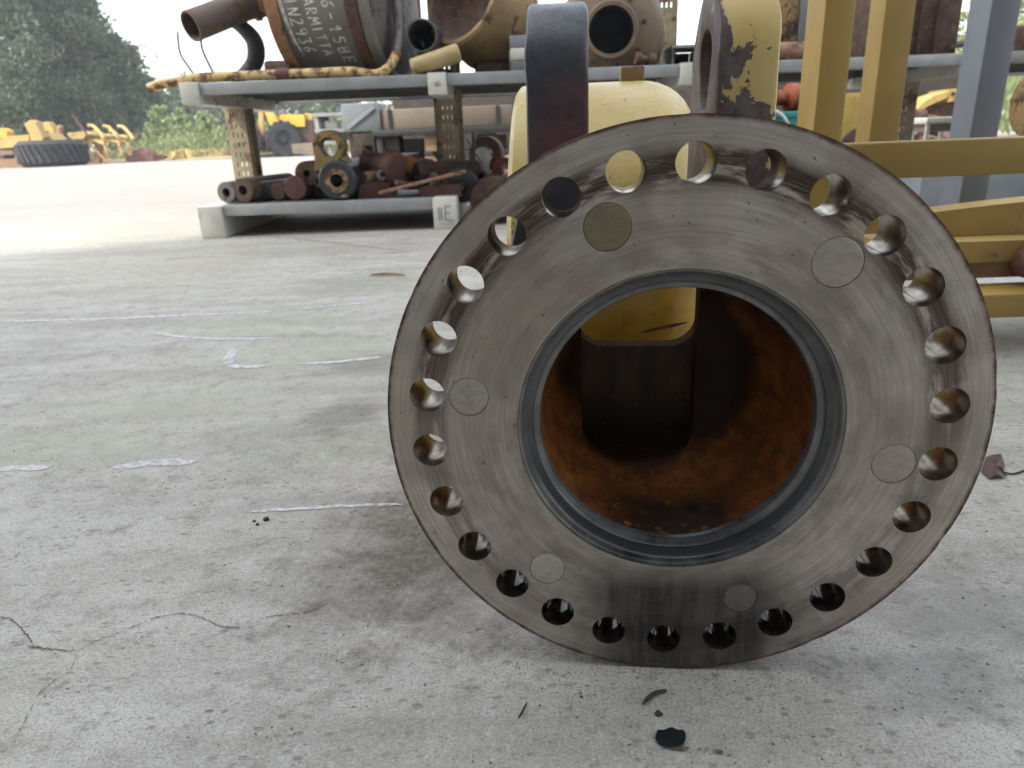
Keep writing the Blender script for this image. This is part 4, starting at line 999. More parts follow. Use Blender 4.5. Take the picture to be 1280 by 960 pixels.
# black hose behind the pipe
tag(MB().tube(bez([P(278,22,4.0), P(300,32,4.0), P(318,52,4.0), P(319,76,4.0), P(306,92,4.0), P(290,101,4.0)], 6), [.020+.024*sin(pi*k/30) for k in range(31)], 14).build('rubber_hose', M['rubber']), 'thick black rubber hose curving down behind the rusty exhaust pipe', 'hose')
for pl, lb in (([(222,40),(225,66),(236,84),(246,98)], 'thin dark wire hanging in a curve from the exhaust pipe mouth'), ([(252,40),(252,58),(260,78),(270,97)], 'second thin wire curving down between the pipe mouth and the black ring')):
    tag(MB().tube(bez([P(x, y, 3.78) for x, y in pl], 6), .0055, 6).build('hanging_wire', M['wire']), lb, 'wire')

# dark pipe end, yellow stub, bell, boxes
q = P(527, 44, 3.75); mb = MB(); qd = Vector((.10, 1, .02)).normalized()
dp = thing('flanged_pipe', (q.x, 3.8, ST), 'dark grey pipe with its open end facing out right of the chalk marked drum', 'pipe')
MB().pipe(q, q+qd*.55, .074, .066, 36, .003).build('pipe_wall', M['grey_steel'], dp)
MB().lathe([(0, .35), (.0655, .35)], q, qd, 30).build('dark_depth_disc', M['rubber'], dp)  # black disc stands for the shaded depth of this pipe
MB().plate([(q.x-.06, 4.0, ST), (q.x+.06, 4.0, ST), (q.x+.05, 4.0, q.z-.05), (q.x-.05, 4.0, q.z-.05)], (0, .12, 0)).build('saddle', M['rust'], dp)
tag(MB().cyl(P(514, 84, 3.66), P(574, 66, 3.70), .036, .044, 28, .008).build('yellow_stub', worn('pale_stub_paint', (.42,.33,.16), (.33,.24,.10), rough=.5, scale=6, wear=(.2,.12,.06), wear_amt=.33)), 'short pale yellow pipe stub leaning up from the shelf below the dark pipe', 'pipe')
# large bell with rusty open face
bd = Vector((-.62, -.70, .36)).normalized(); bc = P(577, -4, 3.86)
bl = thing('bell_housing', (bc.x+.15, 4.0, ST), 'large tan bell housing lying with its rusty open face to the left', 'housing')
MB().lathe([(.205, 0), (.225, 0), (.235, -.012), (.235, -.05), (.225, -.08), (.24, -.16), (.25, -.24), (.24, -.30), (.15, -.34), (0, -.34)], bc, bd, 72).build('shell', M['bell'], bl)
MB().lathe([(.2055, -.001), (.19, -.05), (.15, -.11), (.08, -.14), (0, -.15)], bc, bd, 56).build('inner_face', M['rust'], bl)
wp = [bc+bd*-.2+Vector((.02, .0, -.20)), Vector((bc.x+.10, 3.95, ST))]
tag(MB().box((bc.x+.2, 3.98, ST+.03), (.30, .25, .06), euler(0, 0, .1), .006).build('wood_chock', M['rust_dark']), 'dark chock under the tan bell housing', 'chock')
for k, (y0, y1, m, lb) in enumerate(((52, 30, 'greypanel', 'upper grey box at the left of the black ear'), (66, 52, 'white_steel', 'white box in the middle of the stack by the black ear'), (80, 66, 'greycrate', 'bottom grey box in the stack by the black ear'))):
    za, zb = (ST+.055*(2-k)+.001, ST+.055*(3-k))
    a = P(637, y0, 3.72); b = P(700, y0, 3.72)
    tag(MB().box(((a.x+b.x)/2, 3.85, (za+zb)/2), (b.x-a.x, .26, zb-za-.001), rotz(.03*k), .005).build('small_box', M[m]), lb, 'box')
tag(MB().box((P(652, 10, 3.9).x, 3.98, ST+.166+.075), (.16, .16, .149), rotz(.5), .03).build('yellow_casting', M['old_yellow']), 'yellow brown casting on top of the box stack left of the black ear', 'machine part')
# tan housing with a round dark mouth between the ears
hd = Vector((-.12, -.98, .02)).normalized(); hc = P(764, 37, 3.70)
hh = thing('pump_housing', (hc.x, 3.95, ST), 'big round tan housing with a dark round mouth on the shelf between the ears', 'housing')
MB().lathe([(.104, 0), (.122, 0), (.128, -.006), (.128, -.03), (.185, -.045), (.196, -.05), (.215, -.055), (.245, -.09), (.265, -.16), (.27, -.26), (.25, -.34), (.12, -.38), (0, -.38)], hc, hd, 72).build('shell', M['tan'], hh)
MB().lathe([(.105, -.0005), (.102, -.16), (0, -.17)], hc, hd, 48).build('mouth', M['rubber'], hh)
for k in range(8):
    a = 2*pi*k/8+.2; qq = hd.to_track_quat('Z', 'Y'); c = hc+qq@Vector((.157*cos(a), .157*sin(a), -.040)); MB().cyl(c, c+hd*.012, .011, None, 8, .001).build('bolt', M['rust_dark'], hh)
q0 = P(770, 78, 3.7); tag(MB().box((q0.x+.05, 3.9, ST+.02), (.30, .22, .04), None, .005).build('wood_chock', M['rust_dark']), 'dark chock under the round tan housing', 'chock')
# things between housing and right ear
a = P(838, 78, 3.8); b = P(880, 50, 3.8)
ob = thing('open_crate', ((a.x+b.x)/2, 3.9, ST), 'dark open fronted box below the perforated post left of the yellow ear', 'box')
w_ = b.x-a.x; hB = b.z-a.z
MB().box(((a.x+b.x)/2, 3.9, ST+hB), (w_, .26, .012)).build('top', M['galv'], ob)
MB().box(((a.x+b.x)/2, 3.9, ST+.006), (w_, .26, .010)).build('bottom', M['dark'], ob)
for x in (a.x+.006, b.x-.006): MB().box((x, 3.9, ST+hB/2), (.012, .255, hB-.02)).build('side', M['grey_steel'], ob)
MB().box(((a.x+b.x)/2, 4.024, ST+hB/2), (w_-.03, .01, hB-.02)).build('back', M['dark'], ob)
scrap('rusty_valve', MB().lathe([(0,0),(.03,0),(.03,.03),(.018,.035),(.018,.07),(.028,.075),(.028,.10),(0,.10)], (P(818,76,3.7).x, 3.72, ST+.031), (-.9, -.3, .12), 16), M['rust'], 'small rusty valve right of the round tan housing', 'valve')
tag(MB().box((P(826, 35, 4.3).x, 4.4, ST+.17), (.12, .2, .34), rotz(.3), .02).build('cream_block', M['cream_yellow']), 'cream yellow block behind the round tan housing', 'block')
# second level loads far right
tag(MB().cyl((P(996, 2, 4.6).x, 4.74, 1.256), (P(996, 2, 4.6).x, 4.74, 1.50), .10, None, 26, .01).build('red_can', M['redpaint']), 'red can standing on the upper beam behind the yellow upright', 'can')
tag(MB().box((P(975, 35, 4.2).x, 4.25, ST+.19), (.16, .2, .38), None, .02).build('yellow_casting', M['old_yellow']), 'yellow casting behind the right ear on the shelf', 'machine part')
tag(MB().box((P(1003, 35, 4.2).x+.03, 4.25, ST+.20), (.14, .2, .40), None, .01).build('grey_gearbox', M['greycrate']), 'blue grey gearbox left of the front yellow upright', 'gearbox')
tag(MB().cyl((P(965,62,3.8).x, 3.82, ST+.05), (P(1040,62,3.8).x, 3.88, ST+.05), .05, None, 22, .008).build('rusty_roller', M['rust_light']), 'rust brown roller lying on the shelf left of the front yellow upright', 'roller')
a = P(1104, 62, 3.75); b = P(1196, 62, 3.75)
cab = thing('rusty_cabinet', ((a.x+b.x)/2, 3.95, ST), 'rust brown steel cabinet on the shelf between the yellow and grey posts', 'cabinet')
MB().box(((a.x+b.x)/2, 3.98, ST+.28), (b.x-a.x, .45, .559), None, .008).build('body', M['rust'], cab)
for k, (px, w, m) in enumerate(((1108,.03,'rust_dark'), (1131,.035,'old_yellow'), (1150,.012,'rust_dark'), (1176,.05,'rust_dark'))):
    MB().box((P(px, 30, 3.75).x, 3.745, ST+.28), (w, .022, .555), None, .003).build('batten', M[m], cab)
tag(MB().plate([P(1192,57,3.7), P(1232,45,3.7), P(1246,44,3.7), P(1246,48,3.7), P(1232,53,3.7), P(1192,61,3.7)], (0, .25, 0)).build('rusty_plate', M['rust_dark']), 'dark rusty plate sticking out right of the rust brown cabinet', 'plate')
tag(MB().box((P(1284, 45, 3.7).x, 3.85, ST+.06), (.18, .3, .12), rotz(.2), .02).build('rusty_block', M['rust']), 'rusty block on the shelf at the top right corner', 'block')

# ------------------------------------------------------------------ under the shelf on the right
tc_ = P(983, 150, 3.1)
tcr = thing('teal_crate', (tc_.x, 3.2, 0), 'teal plastic crate between the right ear and the front yellow upright', 'crate')
MB().box((tc_.x, 3.2, P(983,139,3.05).z/2), (.24, .26, P(983,139,3.05).z-.002), None, .012).build('body', M['teal'], tcr)
zt_ = P(983,139,3.05).z; MB().box((tc_.x, 3.2, zt_-.012), (.262, .282, .022), None, .005).build('rim', M['teal'], tcr)
scrap('red_casting', MB().lathe([(0, 0), (.04, 0), (.055, .012), (.055, .05), (.03, .06), (.03, .11), (.045, .12), (.045, .14), (0, .14)], (tc_.x+.08, 3.2, zt_+.0555), (-1, -.2, .0), 24), M['redorange'], 'red orange round casting on top of the teal crate', 'machine part')
tag(MB().tube(bez([P(967,137,3.05), P(976,142,3.03), P(984,152,3.02), P(990,170,3.02), (tc_.x+.05, 3.01, .20), (tc_.x+.07, 3.0, .012), (tc_.x+.2, 2.95, .006)], 6), .005, 8).build('white_cable', M['whitecable']), 'white cable draped down the front of the teal crate', 'cable')
q = P(1068, 140, 3.3)
tag(MB().lathe([(0, 0), (.11, 0), (.12, .01), (.12, P(1068,116,3.3).z-.02), (.11, P(1068,116,3.3).z), (0, P(1068,116,3.3).z)], (q.x, 3.42, 0), (0, 0, 1), 32).build('cream_drum', M['cream_yellow']), 'cream drum seen between the two yellow uprights', 'drum')
scrap('rusty_hub', MB().lathe([(.03,0),(.09,0),(.10,.01),(.10,.05),(.06,.06),(.06,.12),(.03,.12)], (q.x+.0, 3.2, .30), (-.1, -1, .2), 24, closed=True), M['rust_dark'], 'dark rusty hub leaning on the cream drum', 'hub')
tag(MB().box((q.x, 3.2, .145), (.2, .16, .29), None, .01).build('brown_box', M['rust']), 'rusty brown block under the hub beside the cream drum', 'block')
# rusty heap and white topped stand beyond the fourth post
SL = 'rust brown scrap piece heaped beyond the fourth rack post'; SG = 'scrap pieces heaped beyond the fourth rack post'
for k in range(26):
    px = random.uniform(1128, 1215); Y = random.uniform(5.3, 6.4); x = P(px, 150, Y).x; s = random.uniform(.05, .11)
    z = random.uniform(0, .42)*(1-abs(px-1155)/110)
    c = Vector((x, Y, z+s)); d = Vector((random.uniform(-1, 1), random.uniform(-1, .4), random.uniform(-.5, .5))).normalized(); mb = MB()
    if k % 3 == 0: mb.pipe(c, c+d*s*3, s*.8, s*.5, 16, .004)
    elif k % 3 == 1: mb.box(c, (s*2.4, s*1.6, s*.6), euler(random.uniform(-.6,.6), random.uniform(-.6,.6), random.uniform(0,3)), .006)
    else: mb.lathe([(0,0),(s*.8,0),(s,.01),(s,s*.5),(s*.5,s*.7),(s*.5,s*1.6),(0,s*1.6)], c, d, 18)
    mk = random.choice(['rust','rust_light','rust','rust_dark','tan']); cw = {'rust':'brown','rust_light':'pale rusty','rust_dark':'dark brown','tan':'tan'}[mk]
    where = 'hard by that post' if px < 1150 else 'in its middle' if px < 1178 else 'behind the white stand' if px < 1200 else 'at its right end'
    scrap(['rusty_pipe','rusty_block','rusty_hub'][k % 3], mb, M[mk], cw+' '+['pipe','block','hub'][k % 3]+' in the heap beyond the fourth post, '+where, 'scrap part', 35, SG)
mo2 = MB(); mo2.lathe([(.75, 0), (.6, .14), (.35, .30), (.12, .38), (0, .39)], (P(1160,150,5.9).x, 5.95, 0), (0, 0, 1), 24, jit=.25)
tag(mo2.build('scrap_mound', M['rust'], None, 20), 'brown mass of scrap under the heap beyond the fourth post', 'scrap', None, 'stuff')
q = P(1181, 150, 4.9)
ts = thing('white_stand', (q.x, 5.0, 0), 'white topped metal stand in front of the brown scrap heap', 'stand')
zt2 = P(1181, 146, 4.9).z
MB().box((q.x, 5.0, zt2-.02), (.24, .22, .04), None, .006).build('top', M['white_steel'], ts)
MB().box((q.x, 5.0, zt2-.065), (.20, .19, .05)).build('apron', M['cream_box'], ts)
for sx in (-.1, .1):
    for sy in (-.09, .09): MB().box((q.x+sx, 5.0+sy, (zt2-.04)/2), (.022, .022, zt2-.042)).build('leg', M['white_steel'], ts)
tk = thing('track_shoes', (P(1180,135,7.5).x, 7.5, .55), 'bright yellow curved track guard with bolt holes beyond the brown scrap heap', 'machine part')
MB().plate([P(1146,137,7.5), P(1156,127,7.5), P(1170,119,7.5), P(1186,114,7.5), P(1184,122,7.5), P(1168,129,7.5), P(1152,137,7.5)], (0, .3, 0)).build('guard', M['far_yellow'], tk)
MB().plate([P(1184,128,7.52), P(1186,112,7.52), P(1202,110,7.52), P(1206,124,7.52)], (0, .35, 0)).build('lug', M['far_yellow'], tk)
MB().plate([P(1204,126,7.6), P(1206,110,7.6), P(1222,112,7.6), P(1222,126,7.6)], (0, .35, 0)).build('lug', M['far_yellow'], tk)
for px in (1191, 1198): c = P(px, 117, 7.515); MB().cyl(c, c+Vector((0, -.015, 0)), .018, None, 12).build('bolt', M['dark'], tk)
MB().plate([P(1140,200,7.7), P(1150,135,7.7), P(1225,124,7.7), P(1235,200,7.7)], (0, .5, 0)).build('carcass', M['rust'], tk)
# yellow cylinder at the right edge
q = P(1275, 126, 3.35)
yc = thing('yellow_cylinder', (q.x, 3.5, .33), 'old yellow cylinder with a dark seam at the right edge resting on the grey box', 'cylinder')
rY = .135; zc = .3315+rY
MB().lathe([(0, 0), (.11, 0), (rY, .015), (rY, .27), (0, .27)], (P(1251,126,3.3).x, 3.10, zc), (1, .12, 0), 44).build('near_half', M['old_yellow'], yc)
MB().lathe([(rY-.006, .27), (rY-.006, .30), (rY, .305), (rY, .55), (0, .55)], (P(1251,126,3.3).x, 3.10, zc), (1, .12, 0), 44).build('far_half', M['old_yellow'], yc)

# ------------------------------------------------------------------ small things on the ground
def flat_leaf(pts, z, name, label, m):
    mb = MB(); c = sum(pts, Vector())/len(pts); vs = [Vector((c.x, c.y, z+.006))]; n = len(pts)
    for i, p in enumerate(pts): vs.append(Vector((p.x, p.y, z+.002+.006*(i % 2))))
    fs = [(0, i+1, (i+1) % n+1) for i in range(n)]
    mb.raw(vs, fs); bmesh.ops.solidify(mb.bm, geom=mb.bm.faces[:], thickness=.0008)
    o = mb.build(name, m); return tag(o, label, 'leaf')
flat_leaf(G((1226,590),(1231,578),(1240,570),(1250,574),(1256,584),(1252,592),(1258,598),(1246,600),(1236,600)), .0, 'dried_leaf', 'brown curled dried leaf on the concrete right of the flange', M['leafdry'])
tag(MB().tube(bez(G((1252,592),(1266,594),(1280,590)), 4), .0012, 6).build('leaf_stalk', M['twig']), 'thin stalk lying beside the dried leaf', 'twig').location.z += .002
tag(MB().tube([p+Vector((0, 0, .0025)) for p in bez(G((804,883),(810,876),(820,869),(833,866)), 5)], [.0006+.0013*sin(pi*(k+.6)/16.5)**.6 for k in range(16)], 7).build('twig', M['twig']), 'short curved dark twig just below the flange', 'twig')
tag(MB().tube([p+Vector((0, 0, .002)) for p in bez(G((648,900),(653,892),(659,880)), 4)], [.0005, .0008, .001, .001, .001, .0009, .0008, .0006, .0004], 6).build('twig', M['twig']), 'tiny pale twig left of the curved dark one', 'twig')
tag(MB().tube([p+Vector((0, 0, .008)) for p in bez(G((463,347),(485,345),(507,347)), 4)], [.002, .0035, .0045, .005, .005, .0045, .004, .003, .0015], 7).build('twig', M['wood']), 'dark stick lying on the concrete before the rack', 'stick')
for q, r, lb in (((333,650), .0035, 'largest of the dark crumbs on the concrete below the chalk streak'), ((322,656), .0020, 'front one of two small crumbs beside the largest crumb'), ((318,652), .0018, 'rear one of two small crumbs beside the largest crumb'), ((823,893), .0028, 'dark crumb between the curved twig and the oil spot')):
    p = gp(*q); tag(MB().lathe([(0, 0), (r, 0), (r*1.1, r*.4), (r*.7, r*.9), (0, r)], (p.x, p.y, .0002), (0, 0, 1), 9, jit=.3).build('dark_crumb', M['twig']), lb, 'crumb')
# oil spot
sp = G((822,914),(830,914),(839,911),(847,914),(855,915),(857,924),(853,933),(838,936),(824,933),(819,924))
sp = bez([Vector((p.x, p.y, 0)) for p in sp+sp[:1]], 4)[:-1]; ou = MB(); ou.raw([Vector((p.x, p.y, .0016)) for p in sp], [tuple(range(len(sp)))])
struct(ou.build('oil_spot', M['oil'], GR))
ribbon('oil_smear', G((826,936),(860,938),(890,940),(905,942)), .002, M['crack'], .0011, .3)

def pebbles(n, y0, y1, name, m, s0, s1, label, seedv):
    rng = np.random.default_rng(seedv); vs = []; fs = []
    tet = np.array([(1,0,0),(-.5,.87,0),(-.5,-.87,0),(.1,.1,.9),(-.1,-.05,-.4)]); tf = [(0,1,3),(1,2,3),(2,0,3),(1,0,4),(2,1,4),(0,2,4)]
    k = 0
    while k < n:
        y = y0*(y1/y0)**rng.random(); x = rng.uniform(-.85, .85)*y*1.0
        dx = x-FLC.x; dy = y-FLC.y
        if abs(dx) < .23 and -.0 < dy < .7: continue
        if math.sin(x*9+y*14)+math.sin(x*23-y*17+1) + rng.normal(0, .8) < 0.1: continue
        s = s0*(s1/s0)**(rng.random()**1.8)
        a = rng.random()*6.28; R2 = np.array([[cos(a), -sin(a), 0], [sin(a), cos(a), 0], [0, 0, 1]])
        T = (tet*np.array([1, rng.uniform(.5, 1), rng.uniform(.5, .9)])*(1+rng.normal(0, .18, (5, 3))))@R2.T*s+np.array([x, y, s*.25])
        b = len(vs); vs += [tuple(v) for v in T]; fs += [(i+b, j+b, l+b) for i, j, l in tf]; k += 1
    me = bpy.data.meshes.new(name); me.from_pydata(vs, [], fs); me.materials.append(m); me.shade_smooth()
    o = bpy.data.objects.new(name, me); COL.objects.link(o); o['kind'] = 'stuff'; o['label'] = label; o['category'] = 'grit'; return o
M['grit_dark'] = worn('dark_grit', (.22,.205,.18), (.13,.12,.10), rough=.95, scale=40)
M['grit_pale'] = worn('pale_grit', (.48,.46,.42), (.36,.34,.31), rough=.95, scale=40)
pebbles(2600, .33, 3.0, 'dark_grit', M['grit_dark'], .0003, .0018, 'dark grit scattered over the concrete', 3)
pebbles(2200, .33, 2.6, 'pale_grit', M['grit_pale'], .0003, .0015, 'pale grit scattered over the concrete', 4)

# rust flakes and grit caught along the contact of the flange with the floor
rng_ = np.random.default_rng(11); fv = []; ff = []
for k in range(130):
    lx_ = rng_.normal(0, .085); ly_ = -abs(rng_.normal(0, .012))-.001 if k % 3 else rng_.uniform(-.06, .0)
    if cz-math.sqrt(max(0, RO**2-lx_**2)) > .05: continue
    wx = FLC.x+lx_*cos(YAW)+ly_*sin(YAW); wy = FLC.y-lx_*sin(YAW)+ly_*cos(YAW)
    s_ = rng_.uniform(.0003, .0011); a_ = rng_.uniform(0, 6.28); b_ = len(fv)
    for q in range(4): fv.append((wx+s_*cos(a_+q*1.57)*rng_.uniform(.6, 1.2), wy+s_*sin(a_+q*1.57)*rng_.uniform(.6, 1.2), .0003+rng_.uniform(0, .0006)))
    fv.append((wx, wy, .0006+s_*.8)); ff += [(b_, b_+1, b_+4), (b_+1, b_+2, b_+4), (b_+2, b_+3, b_+4), (b_+3, b_, b_+4)]
fm_ = bpy.data.meshes.new('rust_flakes'); fm_.from_pydata(fv, [], ff); fm_.materials.append(M['grit_dark'])
fo_ = bpy.data.objects.new('rust_flakes', fm_); COL.objects.link(fo_); fo_['kind'] = 'stuff'; fo_['label'] = 'rust flakes and grit on the concrete along the foot of the flange'; fo_['category'] = 'grit'

# ------------------------------------------------------------------ far verge, weeds, trees
YE = 24.2
vs = []; fs = []; nx = 120; ny = 26
for j in range(ny):
    for i in range(nx+1):
        x = -110+220*i/nx; yy = YE-.0+.10*(-x-10)*(1 if x < -10 else 0)+ .25*sin(x*.9)+.15*sin(x*2.3) + (j**1.6)*.7
        h = .012 if j == 0 else .05+.10*min(1, j/5)*(1+.6*sin(x*.6+j)+.5*sin(x*1.7+j*.8))
        vs.append((x, yy, h))
for j in range(ny-1):
    for i in range(nx): a = j*(nx+1)+i; fs.append((a, a+1, a+nx+2, a+nx+1))
vg = MB().raw(vs, fs).build('grass_verge', worn('verge_earth', (.20,.19,.10), (.27,.23,.14), rough=.95, scale=.8, bump=.4, bdist=.05), None, 180)
vg['label'] = 'rough grassy verge along the far edge of the yard'; struct(vg)

def cards(name, pts, size, m, droop=0.0, aspect=1.0, seedv=1, upright=False):
    rng = np.random.default_rng(seedv); n = len(pts)
    s = rng.uniform(size[0], size[1], n)
    u = rng.normal(size=(n, 3)); 
    if upright: u[:, :2] *= .35; u[:, 2] = np.abs(u[:, 2])+.8
    u[:, 2] -= droop; u /= np.linalg.norm(u, axis=1)[:, None]
    w = np.cross(u, rng.normal(size=(n, 3))); w /= np.linalg.norm(w, axis=1)[:, None]
    p = np.asarray(pts)
    U = u*s[:, None]; V = w*(s*aspect)[:, None]*.5
    tri = np.stack([p-V*.25-(0*U), p+U*.45+V, p+U, p+U*.45-V], 1).reshape(-1, 3)
    me = bpy.data.meshes.new(name); me.vertices.add(4*n); me.vertices.foreach_set('co', tri.astype(np.float32).ravel())
    me.loops.add(4*n); me.loops.foreach_set('vertex_index', np.arange(4*n, dtype=np.int32))
    me.polygons.add(n); me.polygons.foreach_set('loop_start', np.arange(0, 4*n, 4, dtype=np.int32))
    me.update(calc_edges=True); me.materials.append(m)
    o = bpy.data.objects.new(name, me); COL.objects.link(o); return o

def tree(base, h, rad, n, label, seedv, m='leaf', low=.08, size=(.22, .48), group=None, trunk_r=None, cat='tree', top=.35):
    rng = np.random.default_rng(seedv); base = Vector(base)
    t = thing('tree', base, label, cat, group)
    tr = trunk_r or h*.022; mb = MB()
    path = [base+Vector((rng.normal(0, .02)*h*k/6, rng.normal(0, .02)*h*k/6, h*.92*k/6)) for k in range(7)]
    mb.tube(path, [tr*(1-.14*k) for k in range(7)], 8)
    clumps = []
    nl = int(16+h*2)
    for k in range(nl):
        f = low+.05+(.92-low)*(k+.5)/nl; a = k*2.4+rng.normal(0, .4)
        # crown profile: widest at about a third, tapering to the top
        wdt = rad*((.55+.45*min(1, f/.3)) if f < .35 else (1-top)*(1-((f-.35)/.65)**1.7)+top*(1-f)*.9+.08)
        L = wdt*rng.uniform(.6, 1.05); o = base+Vector((0, 0, h*f*.92)); ti = o+Vector((cos(a)*L, sin(a)*L, L*rng.uniform(.05, .45)))
        mb.tube(bez([o, (o+ti)*.5+Vector((0, 0, L*.12)), ti], 3), [tr*.42*(1-.13*q) for q in range(7)], 5)
        for q in range(4):
            c = o+(ti-o)*rng.uniform(.35, 1.08); clumps.append((np.array(c)+rng.normal(0, .12*rad, 3), rad*rng.uniform(.16, .34)))
    for q in range(6): clumps.append((np.array(base)+np.array([rng.normal(0, .1*rad), rng.normal(0, .1*rad), h*rng.uniform(.82, .98)]), rad*rng.uniform(.10, .22)))
    mb.build('trunk', M['bark'], t)
    per = max(8, n//len(clumps)); pts = []
    for c, cr in clumps:
        d = rng.normal(size=(per, 3)); d /= np.linalg.norm(d, axis=1)[:, None]
        pts.append(c+d*(cr*rng.random((per, 1))**.45)*np.array([1, 1, .8]))
    pts = np.concatenate(pts); pts = pts[pts[:, 2] > base.z+.1]
    o = cards('crown', pts-np.array(base), size, M[m], .5, .55, seedv); o.parent = t
    return t
def at_ground(px, Y): v = P(px, 190, Y); return Vector((v.x, Y, .05))
TL = ['tallest dark green tree at the far left edge', 'tall dark green tree second from the left, behind the lying tyre', 'tall drooping tree in the middle of the left tree group', 'dark tree sloping down behind the yellow shanks', 'lower dark tree at the right end of the left tree group', 'small dark tree where the tree group meets the weeds', 'dark tree filling the gap behind the first two trees', 'dark tree behind the middle of the left tree group']
for k, (px, Y, h, rad, n) in enumerate(((8,36,12.5,3.6,8500),(58,37,12.0,3.4,8500),(108,38,10.4,2.9,7500),(143,39,8.0,2.3,6000),(172,40,6.0,1.9,4500),(192,41,4.2,1.5,3000),(32,44,12,3.6,6500),(88,45,11.5,3.4,6500))):
    tree(at_ground(px, Y), h, rad, int(n*1.9), TL[k], 20+k, 'leaf', .03, (.11, .27), 'trees behind the yard on the left')
FLb = ['distant round tree just right of the tree group', 'distant tree left of the first rack post', 'distant low tree behind the first rack post', 'distant pale tree right of the loader', 'distant tree beyond the wire stand', 'distant tree behind the wire stand and grey crate']
for k, (px, Y, h, rad, n) in enumerate(((214,58,4.0,2.2,2600),(243,60,5.2,2.6,2800),(276,60,4.8,2.6,2800),(318,62,4.6,2.6,2600),(372,62,5.6,3.0,2800),(428,60,5.5,3.0,2800))):
    tree(at_ground(px, Y), h, rad, n, FLb[k], 50+k, 'leaf2', .02, (.3, .6), 'distant trees beyond the verge')
for k, (px, Y, h, rad, n, lb) in enumerate(((1216,26,5.6,2.2,2600,'pale thin tree in the bright gap right of the rust brown cabinet'), (1275,24,5.6,2.4,2600,'pale thin tree at the top right corner'), (1130,30,5,2.4,2400,'tree behind the rust brown cabinet'), (520,40,6.5,2.6,2500,'tree behind the long cream crate'))):
    tree(at_ground(px, Y), h, rad, n, lb, 70+k, 'weed' if k < 2 else 'leaf2', .1, (.14, .3), None)
def weeds(name, x0, x1, y0, y1, h0, h1, n, m, label, seedv):
    rng = np.random.default_rng(seedv); xs = rng.uniform(x0, x1, n); ys = rng.uniform(y0, y1, n)
    patch = (np.sin(xs*1.3+ys)+np.sin(xs*.47-ys*.8+2)+2)/4
    H = h0+(h1-h0)*patch*rng.random(n)**.6
    zz = rng.random(n)*H
    pts = np.stack([xs, ys, .06+zz*.8], 1)
    o = cards(name, pts, (.10, .30), M[m], 0, .35, seedv, True); o['kind'] = 'stuff'; o['label'] = label; o['category'] = 'weeds'; return o
weeds('tall_weeds', -14.0, -4.0, 25.6, 31, .5, 1.6, 9000, 'weed', 'pale green tall weeds along the verge left of the loader', 5)
weeds('verge_grass', -32, 12, 24.4, 27, .08, .30, 9000, 'grass', 'dry yellowish grass at the far edge of the yard', 6)
weeds('bank_weeds', 4.5, 14, 12, 16, .5, 2.1, 7000, 'weed', 'bright green weeds in the gap right of the rust brown cabinet', 8)
for k, px in enumerate((262, 232, 205)):
    b = at_ground(px, 27.5+k); tree(b, 1.5+.2*k, .75, 900, ['pale bush nearest to the loader', 'pale bush left of the one nearest the loader', 'pale bush by the end of the tree group'][k], 90+k, 'weed', .05, (.1, .22), 'bushes in the weeds', .02, 'bush')

# ------------------------------------------------------------------ machines at the far edge of the yard
MY = 23.2
g0 = gp(68, 206)
ty = thing('big_tyre', (P(68,200,22.6).x, 22.8, 0), 'huge black tyre lying flat at the edge of the yard', 'tyre')
tx = P(68, 200, 22.8).x; rt = (P(105,200,22.8).x-P(30,200,22.8).x)/2
MB().lathe([(rt*.55, .02), (rt*.9, .0), (rt, .10), (rt*1.0, .64), (rt*.9, .74), (rt*.55, .72), (rt*.50, .60), (rt*.50, .14)], (tx, 22.8, 0), (0, 0, 1), 56, closed=True).build('carcass', M['tyre_far'], ty)
for k in range(30):
    a = 2*pi*k/30; MB().box((tx+(rt+.015)*cos(a), 22.8+(rt+.015)*sin(a), .37), (.06, .11, .52), Matrix.Rotation(a, 3, 'Z')@Matrix.Rotation(.35, 3, 'X')).build('lug', M['tyre_far'], ty)
def machine(name, label, cat, bits, Y, base_px):
    b = P(base_px[0], base_px[1], Y); t = thing(name, (b.x, Y, 0), label, cat)
    for nm, pts, dY, dep, m in bits:
        MB().platepx(pts, Y+dY, dep).build(nm, M[m], t)
    return t
machine('boom_section', 'yellow excavator boom lying on the scrap at the left edge', 'machine part', [
    ('boom', [(-20,173),(36,168),(36,183),(-20,187)], 0, .7, 'far_yellow'),
    ('end_box', [(37,168),(57,166),(73,181),(58,184),(40,184)], -.05, .8, 'far_yellow'),
    ('foot', [(-12,187),(6,185),(4,206),(-12,207)], .1, .5, 'rust_dark')], 24.0, (20, 200))
machine('link_arm', 'slanted yellow link arm standing up from the boom', 'machine part', [
    ('link', [(30,155),(37,150),(44,152),(54,172),(50,181),(43,180),(36,166)], 0, .3, 'far_yellow'),
    ('foot', [(43,180),(50,181),(50,206),(44,206)], .35, .2, 'far_yellow')], 23.6, (46, 200))
machine('hook_arm', 'hooked yellow arm right of the slanted link arm', 'machine part', [
    ('hook', [(47,160),(55,157),(52,153),(60,152),(66,160),(71,174),(65,176),(61,164),(49,164)], 0, .3, 'far_yellow'),
    ('foot', [(65,176),(71,174),(73,205),(67,206)], .4, .2, 'rust_light')], 25.2, (66, 200))
machine('chassis_rail', 'brown chassis rail with a yellow nub at the bottom left edge of the scrap', 'machine part', [
    ('rail', [(-20,200),(24,198),(30,204),(28,210),(-20,212)], 0, .6, 'rust_light'),
    ('nub', [(24,199),(34,197),(40,203),(38,209),(30,210)], -.1, .5, 'far_yellow'),
    ('upper_rail', [(-20,189),(14,187),(18,193),(-20,195)], .3, .5, 'tan')], 22.6, (10, 210))
